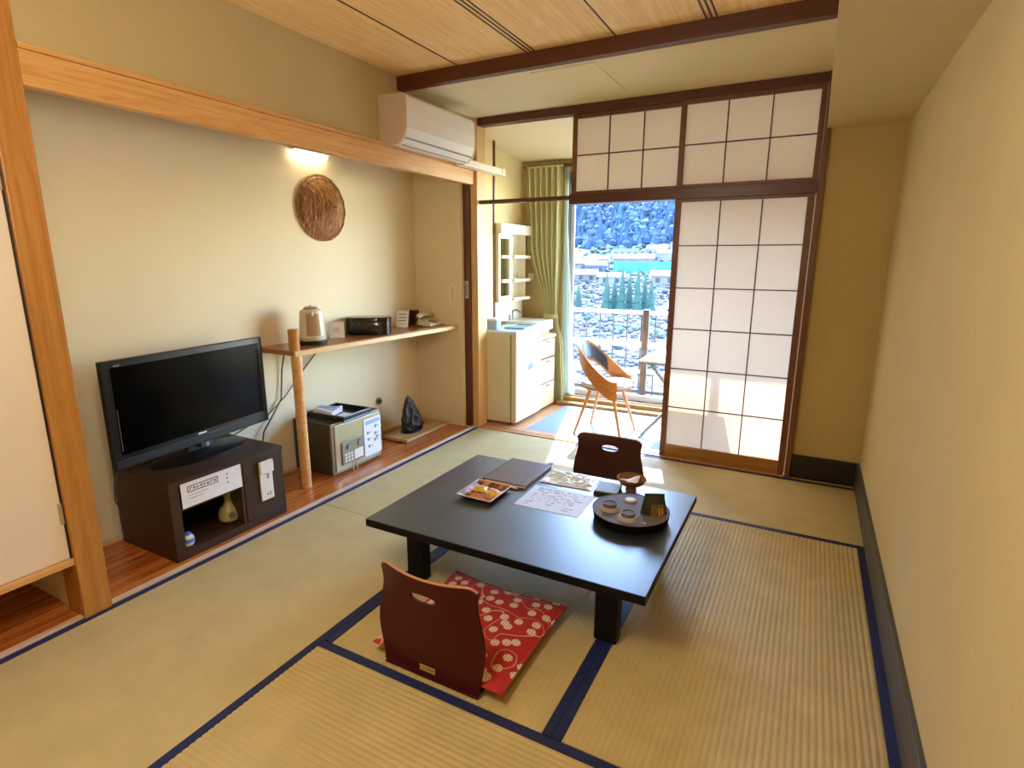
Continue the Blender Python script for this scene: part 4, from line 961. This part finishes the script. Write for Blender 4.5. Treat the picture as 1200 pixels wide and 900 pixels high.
MB().hexa([(0.196, -0.40, 0.044), (0.2035, -0.40, 0.052), (0.2035, 0.40, 0.052), (0.196, 0.40, 0.044), (0.194, -0.40, 0.047), (0.200, -0.40, 0.056), (0.200, 0.40, 0.056), (0.194, 0.40, 0.047)]).build('panel_gap', 'grey_slot', ac)
dc = thing('pipe_duct', 'cream pipe duct running right from the air conditioner', 'duct', (-2.599, 3.90, 2.222))
MB().box(0.03, 0.11, -0.008, 0.60, 0.0, 0.055).build('duct', 'ac_white', dc, 0.008)
MB().box(0.026, 0.114, 0.60, 0.66, -0.004, 0.059).build('end_collar', 'ac_white', dc, 0.006)

# ================================================================== VERANDA
fg = thing('refrigerator', 'small ivory refrigerator beside the alcove pillar', 'refrigerator', (-2.47, 4.645, 0.0))
bx(-0.185, 0.125, -0.262, 0.262, 0.022, 0.842).build('body', 'fridge', fg, 0.006)
bx(0.128, 0.140, -0.255, 0.255, 0.03, 0.838).build('gasket', 'gasket', fg)
bx(0.140, 0.190, -0.265, 0.265, 0.028, 0.842).build('door', 'fridge', fg, 0.008)
bx(-0.188, 0.192, -0.268, 0.268, 0.843, 0.875).build('top', 'fridge_top', fg, 0.006)
for a in (-0.15, 0.10):
    for b in (-0.22, 0.22): MB().cyl((a, b, -0.004), (a, b, 0.022), 0.018, n=10).build('foot', 'black_matte', fg)
bx(0.19, 0.199, 0.20, 0.245, 0.60, 0.78).build('handle', 'fridge_top', fg, 0.003)
fn = thing('fridge_notice', 'white and blue notice sheet on the refrigerator door', 'notice', (-2.2795, 4.655, 0.62))
bx(0.001, 0.0025, -0.085, 0.095, -0.155, 0.135).build('sheet', 'paper', fn)
MB().box(0.002, 0.0032, -0.06, -0.048, -0.06, 0.10).box(0.002, 0.0032, -0.03, 0.06, 0.085, 0.10).box(0.002, 0.0032, -0.025, 0.03, 0.05, 0.065)
mb = MB().box(0.002, 0.0032, -0.055, -0.045, -0.04, 0.10).box(0.002, 0.0032, -0.030, 0.055, 0.088, 0.102).box(0.002, 0.0032, -0.025, 0.035, 0.052, 0.064).box(0.002, 0.0032, -0.025, 0.045, 0.02, 0.028)
many(mb.build('letter_strokes', 'ink_blue', fn))
mb = MB().hexa([(0.002, -0.055, -0.135), (0.002, 0.06, -0.125), (0.0034, 0.06, -0.125), (0.0034, -0.055, -0.135), (0.002, -0.02, -0.075), (0.002, 0.07, -0.065), (0.0034, 0.07, -0.065), (0.0034, -0.02, -0.075)])
mb.build('blue_picture', 'ink_blue', fn)
fb = thing('ice_bucket', 'small pale container at the back of the refrigerator top', 'container', (-2.555, 4.46, 0.8755))
MB().lathe([(0.048, 0.0), (0.055, 0.006), (0.058, 0.085), (0.050, 0.092), (0.0, 0.094)], n=20, power=0.6).build('container_body', 'ink_pale', fb, smooth=True)
MB().lathe([(0.059, 0.086), (0.060, 0.098), (0.050, 0.104), (0.0, 0.105)], n=20, power=0.6).build('lid', 'fridge_top', fb, smooth=True)
pt = thing('flat_tray', 'flat pale blue tray lying on the refrigerator top', 'tray', (-2.405, 4.70, 0.8755), 0.1)
MB().box(-0.10, 0.10, -0.15, 0.15, 0.0, 0.006).box(-0.10, 0.10, -0.15, -0.14, 0.006, 0.016).box(-0.10, 0.10, 0.14, 0.15, 0.006, 0.016).box(-0.10, -0.09, -0.14, 0.14, 0.006, 0.016).box(0.09, 0.10, -0.14, 0.14, 0.006, 0.016).build('tray_body', 'ink_pale', pt, 0.002)

va_ = thing('vanity_unit', 'cream washstand with mirror and open shelves behind the refrigerator', 'washstand', (-2.769, 4.718, 0.0))
V = 'cream_paint'
bx(0.0, 0.155, 0.0, 0.63, 1.745, 1.84).build('light_canopy', V, va_, 0.006)
bx(0.0, 0.012, 0.0, 0.62, 0.90, 1.745).build('back_panel', V, va_)
fr = MB().box(0.012, 0.125, 0.0, 0.030, 1.10, 1.745).box(0.012, 0.125, 0.215, 0.27, 1.10, 1.745).box(0.012, 0.125, 0.030, 0.215, 1.10, 1.155).box(0.012, 0.125, 0.030, 0.215, 1.70, 1.745)
fr.build('mirror_frame', V, va_, 0.004)
bx(0.10, 0.105, 0.030, 0.215, 1.155, 1.70).build('mirror_glass', 'mirror', va_)
bx(0.012, 0.02, 0.27, 0.61, 1.10, 1.745).build('shelf_back', V, va_)
for a, b in ((0.27, 0.285), (0.595, 0.61)): bx(0.012, 0.10, a, b, 1.10, 1.745).build('side_panel', V, va_)
for z in (1.10, 1.285, 1.515): bx(0.012, 0.155, 0.27, 0.62, z, z + 0.032).build('shelf', V, va_, 0.004)
for z in (1.285, 1.515): bx(0.105, 0.150, 0.035, 0.21, z, z + 0.030).build('mirror_ledge', V, va_, 0.003)
bx(0.0, 0.06, 0.0, 0.62, 0.90, 1.10).build('splash_panel', V, va_, 0.004)
bx(0.0, 0.42, 0.24, 0.63, 0.80, 0.90).build('basin_counter', V, va_, 0.01)
bx(0.0, 0.38, 0.24, 0.63, 0.0, 0.80).build('base_cabinet', V, va_, 0.004)
MB().tube([(0.06, 0.40, 0.90), (0.06, 0.40, 0.985), (0.10, 0.40, 1.0), (0.16, 0.40, 0.975)], 0.012, 10).build('faucet', 'steel', va_, smooth=True)
MB().cyl((0.06, 0.33, 0.90), (0.06, 0.33, 0.955), 0.018, n=12).build('tap_knob', 'steel', va_, smooth=True)

dw = thing('drawer_cabinet', 'pale wooden drawer cabinet between refrigerator and curtain', 'drawer cabinet', (-2.30, 5.12, -0.004))
bx(-0.08, -0.016, -0.18, 0.17, 0.0, 0.735).build('carcass', 'drawer_gap', dw)
bx(-0.08, 0.012, -0.185, 0.178, 0.735, 0.765).build('top_board', 'drawer', dw, 0.003)
for z0, z1 in ((0.03, 0.27), (0.285, 0.52), (0.545, 0.72)):
    o = bx(-0.016, 0.0, -0.178, 0.168, z0, z1).build('drawer', 'drawer', dw, 0.003)
    bx(0.0, 0.006, -0.04, 0.04, z1 - 0.03, z1 - 0.015).build('drawer_pull', 'drawer_gap', o)
sw = thing('wall_switch', 'small pale switch plate on the ochre wall left of the curtain', 'switch', (-2.665, 5.4595, 1.33))
bx(-0.035, 0.035, -0.010, 0.0, -0.035, 0.035).build('plate', 'white', sw, 0.003)
bx(-0.012, 0.012, -0.014, -0.010, -0.02, 0.02).build('rocker', 'white', sw, 0.002)

def lerp_tab(tab, z):
    for (z0, a0), (z1, a1) in zip(tab, tab[1:]):
        if z0 >= z >= z1:
            k = (z0 - z) / (z0 - z1); k = k * k * (3 - 2 * k)
            return a0 + (a1 - a0) * k
    return tab[-1][1]
ct = thing('curtain', 'lime cream curtain tied back at the window edge', 'curtain', (-2.4, 5.39, 0.0))
Lt = [(2.41, -0.30), (1.7, -0.27), (0.96, -0.075), (0.90, -0.07), (0.6, -0.02), (0.02, 0.02)]
Rt = [(2.41, 0.11), (1.7, 0.10), (0.96, 0.075), (0.90, 0.09), (0.6, 0.15), (0.02, 0.175)]
Am = [(2.41, 0.030), (1.2, 0.030), (0.96, 0.016), (0.90, 0.016), (0.6, 0.030), (0.02, 0.036)]
def drape(u, v):
    z = 2.41 + (0.02 - 2.41) * v
    x = lerp_tab(Lt, z) * (1 - u) + lerp_tab(Rt, z) * u
    return (x, lerp_tab(Am, z) * math.sin(u * 2 * PI * 6.5 + 0.5 * math.sin(3 * z)) , z)
MB().grid(drape, 130, 40).build('cloth', 'curtain', ct, smooth='all')
MB().slab(lambda u, v: (-0.078 + 0.165 * u, -0.028 * math.sin(PI * u) - 0.010, 0.905 + 0.045 * v), lambda u, v: (0, 0.004, 0), 12, 2).build('tie_band', 'curtain', ct, smooth=True)
bx(-0.30, 0.11, -0.012, 0.012, 2.405, 2.425).build('header_tape', 'curtain', ct)
lc = thing('lace_curtain', 'narrow sheer lace curtain against the window glass', 'lace curtain', (-2.20, 5.43, 0.0))
MB().grid(lambda u, v: ((-0.09 + (0.05 + 0.16 * max(0, v - .25)) * u), 0.012 * math.sin(u * 2 * PI * 4), 2.40 - 2.3 * v), 48, 24).build('cloth', 'sheer', lc, smooth='all')

# ---- bentwood chair by the window
ch = thing('bentwood_chair', 'bentwood armchair with wraparound oak back in the sunny veranda', 'chair', (-1.50, 4.60, 0.004), -0.05)
def band(off, half, a_max):
    def fn(u, v):
        s = (u - .5) * 2 * a_max; k = abs(s)
        drop = max(0.0, min(1.0, (k - 0.30) / 1.75)); drop = drop * drop * (3 - 2 * drop)
        R = 0.228 + off
        x = -R * math.cos(s) * (1.0 if math.cos(s) > 0 else 0.75); y = R * math.sin(s) * (1 - 0.08 * drop)
        zc = 0.715 - 0.29 * drop
        h = half * (1 - 0.10 * drop)
        return (x + 0.055 * drop - 0.05 * (1 - drop) * (v - .0) * 0.6, y, zc + (v - .5) * 2 * h)
    return fn
bf = band(0, 0.088, 2.2)
MB().slab(bf, lambda u, v: (lambda s: (-0.012 * math.cos(s), 0.012 * math.sin(s), 0))((u - .5) * 4.3), 48, 4).build('bent_back', 'wood_chair', ch, smooth=True)
uf = band(-0.022, 0.062, 1.15)
MB().slab(uf, lambda u, v: (lambda s: (-0.020 * math.cos(s), 0.020 * math.sin(s), 0))((u - .5) * 2.3), 28, 4).build('back_pad', 'upholstery', ch, smooth=True)
MB().lathe([(0.0, 0.405), (0.185, 0.405), (0.212, 0.418), (0.215, 0.432), (0.0, 0.432)], n=36, power=0.8).build('seat_shell', 'wood_chair', ch, smooth=True)
MB().lathe([(0.0, 0.432), (0.208, 0.432), (0.216, 0.446), (0.205, 0.468), (0.15, 0.478), (0.0, 0.474)], n=36, power=0.8).build('seat_cushion', 'seat_sunlit', ch, smooth=True)
for sx, sy in ((-1, -1), (-1, 1), (1, -1), (1, 1)):
    MB().cyl((sx * 0.10, sy * 0.11, 0.405), (sx * 0.215, sy * 0.19, 0.0), 0.017, 0.010, 12).build('leg', 'chair_leg', ch, smooth=True)
ft = thing('folding_table', 'white topped folding table with crossed steel legs by the window', 'table', (-0.88, 4.86, 0.004))
bx(-0.325, 0.325, -0.34, 0.34, 0.672, 0.692).build('tabletop', 'white', ft, 0.005)
bx(-0.30, 0.30, -0.31, 0.31, 0.655, 0.671).build('underframe', 'steel', ft)
for sy in (-0.28, 0.28):
    MB().tube([(-0.24, sy, 0.655), (0.30, sy, 0.012)], 0.0125, 10).build('leg', 'steel', ft, smooth=True)
    MB().tube([(0.24, sy * 0.92, 0.655), (-0.30, sy * 0.92, 0.012)], 0.0125, 10).build('leg', 'steel', ft, smooth=True)
for x in (0.30, -0.30): MB().tube([(x, -0.30, 0.012), (x, 0.30, 0.012)], 0.012, 10).build('foot_bar', 'steel', ft, smooth=True)

# ---- added fixture around the fill light, unseen (above and behind the frame)
cl_ = thing('fill_lamp', 'shallow pendant lamp added out of view for fill light over the near mats', 'lamp', (-1.05, 0.55, 2.695))
MB().lathe([(0.0, 0.0), (0.06, 0.0), (0.06, -0.03), (0.0, -0.035)], n=20).build('ceiling_rose', 'white', cl_, smooth=True)
MB().cyl((0, 0, -0.03), (0, 0, -0.46), 0.004, n=6).build('cord', 'cable', cl_)
MB().lathe([(0.0, -0.45), (0.08, -0.455), (0.20, -0.475), (0.205, -0.48), (0.08, -0.463), (0.0, -0.458)], n=36).build('lamp_shade', 'lamp_shade', cl_, smooth=True)

# ================================================================== THE VALLEY OUTSIDE
def hz(x, y):
    tab = [(0, -10.5), (40, -11), (70, -10), (130, -9.5), (180, -4.5), (240, -1.0), (320, 4.0), (400, 16), (520, 70), (640, 138), (800, 235), (1000, 330)]
    z = tab[-1][1]
    for (y0, a0), (y1, a1) in zip(tab, tab[1:]):
        if y0 <= y <= y1:
            z = a0 + (a1 - a0) * (y - y0) / (y1 - y0); break
    amp = max(0.0, min(1, (y - 330) / 250))
    return z + amp * (34 * noise.noise(Vector((x / 150, y / 260, 0.3))) + 10 * noise.noise(Vector((x / 50, y / 70, 5.0)))) + 0.8 * noise.noise(Vector((x / 14, y / 14, 2.0)))
gm, gt, gb, go = new_mat('valley_ground')
v = coords(gt); f1 = noise_tex(gt, v, 0.12, 6, 0.7); 
gt.links.new(ramp(gt, f1, [(0.32, lin('1C2834')), (0.45, lin('2C323A')), (0.55, lin('3A383E')), (0.68, lin('26302E'))]), gb.inputs['Base Color']); gb.inputs['Roughness'].default_value = 0.9
tg = MB(); ny, nx = 90, 70
def ter(i, j):
    y = 8 + 992 * (j / ny) ** 1.5; s = -1.15 + 1.7 * i / nx; x = s * (y + 12)
    return (x, y, hz(x, y))
V_ = [[tg.bm.verts.new(ter(i, j)) for j in range(ny + 1)] for i in range(nx + 1)]
for i in range(nx):
    for j in range(ny): tg.bm.faces.new((V_[i][j], V_[i + 1][j], V_[i + 1][j + 1], V_[i][j + 1]))
struct(tg.build('terrain', gm, smooth='all'), 'valley floor rising to a wooded hillside', 'hill')

def tree_mat(name, a, b2):
    m, t, b, o = new_mat(name)
    f = noise_tex(t, coords(t), 0.9, 4, 0.7)
    oi = t.nodes.new('ShaderNodeNewGeometry')
    ad = t.nodes.new('ShaderNodeMath'); ad.operation = 'ADD'; hf = t.nodes.new('ShaderNodeMath'); hf.operation = 'MULTIPLY'; hf.inputs[1].default_value = 0.5
    t.links.new(f, ad.inputs[0]); t.links.new(oi.outputs['Random Per Island'], ad.inputs[1]); t.links.new(ad.outputs[0], hf.inputs[0])
    t.links.new(ramp(t, hf.outputs[0], [(0.25, lin(a)), (0.75, lin(b2))]), b.inputs['Base Color'])
    b.inputs['Roughness'].default_value = 0.85; b.inputs['Specular IOR Level'].default_value = 0.2
    return m
MAT['forest'] = tree_mat('haze_tinted_forest', '14283C', '2C4258')  # distance haze put into bluish, low-contrast foliage colours
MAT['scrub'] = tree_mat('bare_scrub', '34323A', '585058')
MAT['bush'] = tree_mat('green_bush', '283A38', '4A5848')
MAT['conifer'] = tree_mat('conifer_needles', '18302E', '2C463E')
MAT['trunk'] = mat('tree_trunk', '5A4A3C', 0.9, 0.2)

def cone_tree(mb, x, y, z, r, h, n=5, tiers=2):
    ph0 = random.random() * 6
    for t_ in range(tiers):
        z0 = z + h * (0.08 + 0.42 * t_ / max(1, tiers - 1) if tiers > 1 else 0.05); rr = r * (1 - 0.55 * t_ / max(1, tiers)); z1 = z + h * (0.62 + 0.38 * (t_ + 1) / tiers) if t_ < tiers - 1 else z + h
        apex = mb.bm.verts.new((x, y, z1))
        ring = [mb.bm.verts.new((x + rr * random.uniform(.8, 1.15) * math.cos(ph0 + 2 * PI * k / n), y + rr * random.uniform(.8, 1.15) * math.sin(ph0 + 2 * PI * k / n), z0)) for k in range(n)]
        for k in range(n): mb.bm.faces.new((ring[k], ring[(k + 1) % n], apex))
def blob(mb, x, y, z, r, h):
    pts = []
    top = mb.bm.verts.new((x, y, z + h)); bot = mb.bm.verts.new((x, y, z))
    rings = []
    for hh, k_ in ((0.3, 0.9), (0.7, 0.8)):
        rings.append([mb.bm.verts.new((x + r * k_ * random.uniform(.7, 1.25) * math.cos(2 * PI * (k + hh) / 6), y + r * k_ * random.uniform(.7, 1.25) * math.sin(2 * PI * (k + hh) / 6), z + h * (hh + random.uniform(-.08, .08)))) for k in range(6)])
    for k in range(6):
        j = (k + 1) % 6
        mb.bm.faces.new((bot, rings[0][j], rings[0][k])); mb.bm.faces.new((rings[0][k], rings[0][j], rings[1][j], rings[1][k])); mb.bm.faces.new((rings[1][k], rings[1][j], top))
fo = MB()
for k in range(14000):
    y = 345 + 480 * random.random() ** 0.8; s = random.uniform(-0.72, 0.02); x = s * y; z = hz(x, y)
    if noise.noise(Vector((x / 90, y / 120, 9))) < -0.32 and random.random() < .7: continue
    h = random.uniform(4.5, 9)
    if random.random() < .6: cone_tree(fo, x, y, z - 1, h * .32, h, 5, 1)
    else: blob(fo, x, y, z - 1, h * .42, h * .85)
tag(fo.build('forest', 'forest'), 'forest covering the far hillside, blue haze put into its colour', 'forest', None, 'stuff')
sc = MB()
for k in range(5200):
    y = 22 + 160 * random.random(); s = random.uniform(-0.62, -0.05); x = s * y; r = random.uniform(.35, 1.1) * (0.22 + y / 180)
    if 118 < y < 135 and s > -0.36: continue
    blob(sc, x, y, hz(x, y) - .2, r, r * random.uniform(.7, 1.5))
tag(sc.build('scrub', 'scrub'), 'pale bare scrub on the valley floor beyond the railing', 'bushes', None, 'stuff')
sc = MB()
for k in range(1500):
    y = 60 + 290 * random.random(); s = random.uniform(-0.62, -0.05); x = s * y; r = random.uniform(.6, 1.7) * (0.25 + y / 260)
    blob(sc, x, y, hz(x, y) - .2, r, r * random.uniform(.8, 1.5))
tag(sc.build('green_bushes', 'bush'), 'green bushes among the houses in the valley', 'bushes', None, 'stuff')
for k, (s, y, h) in enumerate([(-0.333, 120, 8.2), (-0.318, 124, 7.2), (-0.304, 121, 9.6), (-0.290, 126, 8.4), (-0.275, 120, 9.8), (-0.262, 125, 8.2), (-0.250, 122, 7.4), (-0.402, 118, 6.0), (-0.388, 121, 5.0)]):
    x = s * y; z = hz(x, y)
    t_ = thing('conifer', ['first slim conifer of the row below the houses, counting from the pillar side', 'second slim conifer of the row below the houses, shorter than its neighbours', 'third slim conifer of the row below the houses', 'fourth slim conifer, middle of the row below the houses', 'fifth slim conifer and tallest of the row below the houses', 'sixth slim conifer, last but one toward the paper door', 'seventh slim conifer, last of the row toward the paper door', 'small lone conifer nearest the curtain edge', 'smallest lone conifer beside the one nearest the curtain'][k], 'tree', (x, y, z - 0.1), random.random() * 6, 'conifers below the village')
    mb = MB()
    for q in range(4): cone_tree(mb, 0, 0, h * (0.06 + .2 * q), 1.35 * (1 - .2 * q), h * .42, 8, 1)
    mb.build('crown', 'conifer', t_)
    MB().cyl((0, 0, -0.6), (0, 0, h * .2), 0.16, 0.13, 7).build('trunk', 'trunk', t_)

HC = {k: mat('house_' + k, c, 0.8, 0.05, 1) for k, c in dict(white='52545C', pink='52444A', grey='3A3E46', cream='4C4A4A', blue='2C3850', brown='382E2A', dark='181C26', teal='1C5C54', green='24342F', red='3E2C2C').items()}
def house(s, y, w_, d_, h, wall, roof, label, rz=0.0, flat=False, nwin=4):
    x = s * y; z = hz(x, y)
    t_ = thing('house', label, 'house', (x, y, z - 0.2), rz + math.atan2(-s, 1) * 0.5, 'houses across the valley')
    bx(-w_ / 2, w_ / 2, -d_ / 2, d_ / 2, -2.5, h).build('wall', HC[wall], t_)
    if flat: bx(-w_ / 2 - .3, w_ / 2 + .3, -d_ / 2 - .3, d_ / 2 + .3, h, h + 0.5).build('roof', HC[roof], t_)
    else:
        o_ = 0.7; rh_ = d_ * .28
        MB().prism([(-d_ / 2 - o_, h), (d_ / 2 + o_, h), (0, h + rh_)], 'x', -w_ / 2 - o_, w_ / 2 + o_).build('roof', HC[roof], t_)
    n = max(2, int(w_ / 3)); fl = max(1, int(h / 2.8)); w0 = None
    for q in range(fl):
        for k in range(n):
            cx = -w_ / 2 + w_ * (k + .5) / n
            bx(cx - .6, cx + .6, -d_ / 2 - .06, -d_ / 2 + .05, q * 2.8 + .9, q * 2.8 + 2.2).build('window', HC['dark'], t_)
    return t_
house(-0.300, 268, 12, 8, 6.2, 'white', 'white', 'large white flat roofed building at the top of the village', 0.1, True)
house(-0.242, 272, 9, 7, 6.0, 'white', 'grey', 'white gabled house highest on the right of the village', -0.15)
house(-0.285, 236, 16, 7, 3.6, 'pink', 'pink', 'long low pink walled house above the green netted fence', 0.05)
house(-0.228, 244, 7, 6, 5.0, 'white', 'blue', 'narrow two storey white house with a blue roof', 0.1)
house(-0.350, 232, 8, 6, 3.2, 'white', 'white', 'low white house with a white roof left of the long pink house', 0.15)
house(-0.375, 214, 9, 7, 3.0, 'grey', 'grey', 'small grey house at the left side of the village', -0.1)
house(-0.356, 205, 7, 6, 3.0, 'blue', 'blue', 'small blue grey house below the low white house', 0.2)
house(-0.228, 168, 7, 6, 2.8, 'cream', 'red', 'cream house with a reddish roof at the right below the netting', 0.0)
house(-0.405, 246, 9, 7, 3.4, 'white', 'blue', 'white house with blue roof at the far left near the curtain', 0.1)
house(-0.325, 166, 7, 5, 2.6, 'white', 'grey', 'low white house at the near edge of the village', 0.1)
house(-0.22, 300, 12, 8, 4.0, 'cream', 'blue', 'cream house with a blue roof up against the forest edge', -0.2)
house(-0.385, 175, 10, 6, 2.6, 'cream', 'grey', 'cream bungalow low on the left above the scrub', 0.2)
nf_ = thing('green_netting', 'long green netted enclosure in front of the village', 'netting', (-0.262 * 206, 206, hz(-0.262 * 206, 206) - .2), 0.13)
for k in range(9): MB().cyl((-12 + 3 * k, 0, -1.0), (-12 + 3 * k, 0, 4.6), 0.10, n=6).build('post', HC['green'], nf_)
for k in range(8): bx(-12 + 3 * k + .05, -9 + 3 * k - .05, -0.05, 0.05, 0.2, 4.4 - 0.12 * (k % 3)).build('net_panel', HC['teal'], nf_)
up_ = thing('utility_pole', 'tall white pole standing in the valley near the curtain edge', 'pole', (-0.404 * 60, 60, hz(-0.404 * 60, 60) - .2))
MB().cyl((0, 0, -1), (0, 0, 12.5), 0.17, 0.12, 8).build('shaft', HC['white'], up_)
bx(-1.0, 1.0, -0.08, 0.08, 11.2, 11.45).build('cross_arm', HC['grey'], up_)
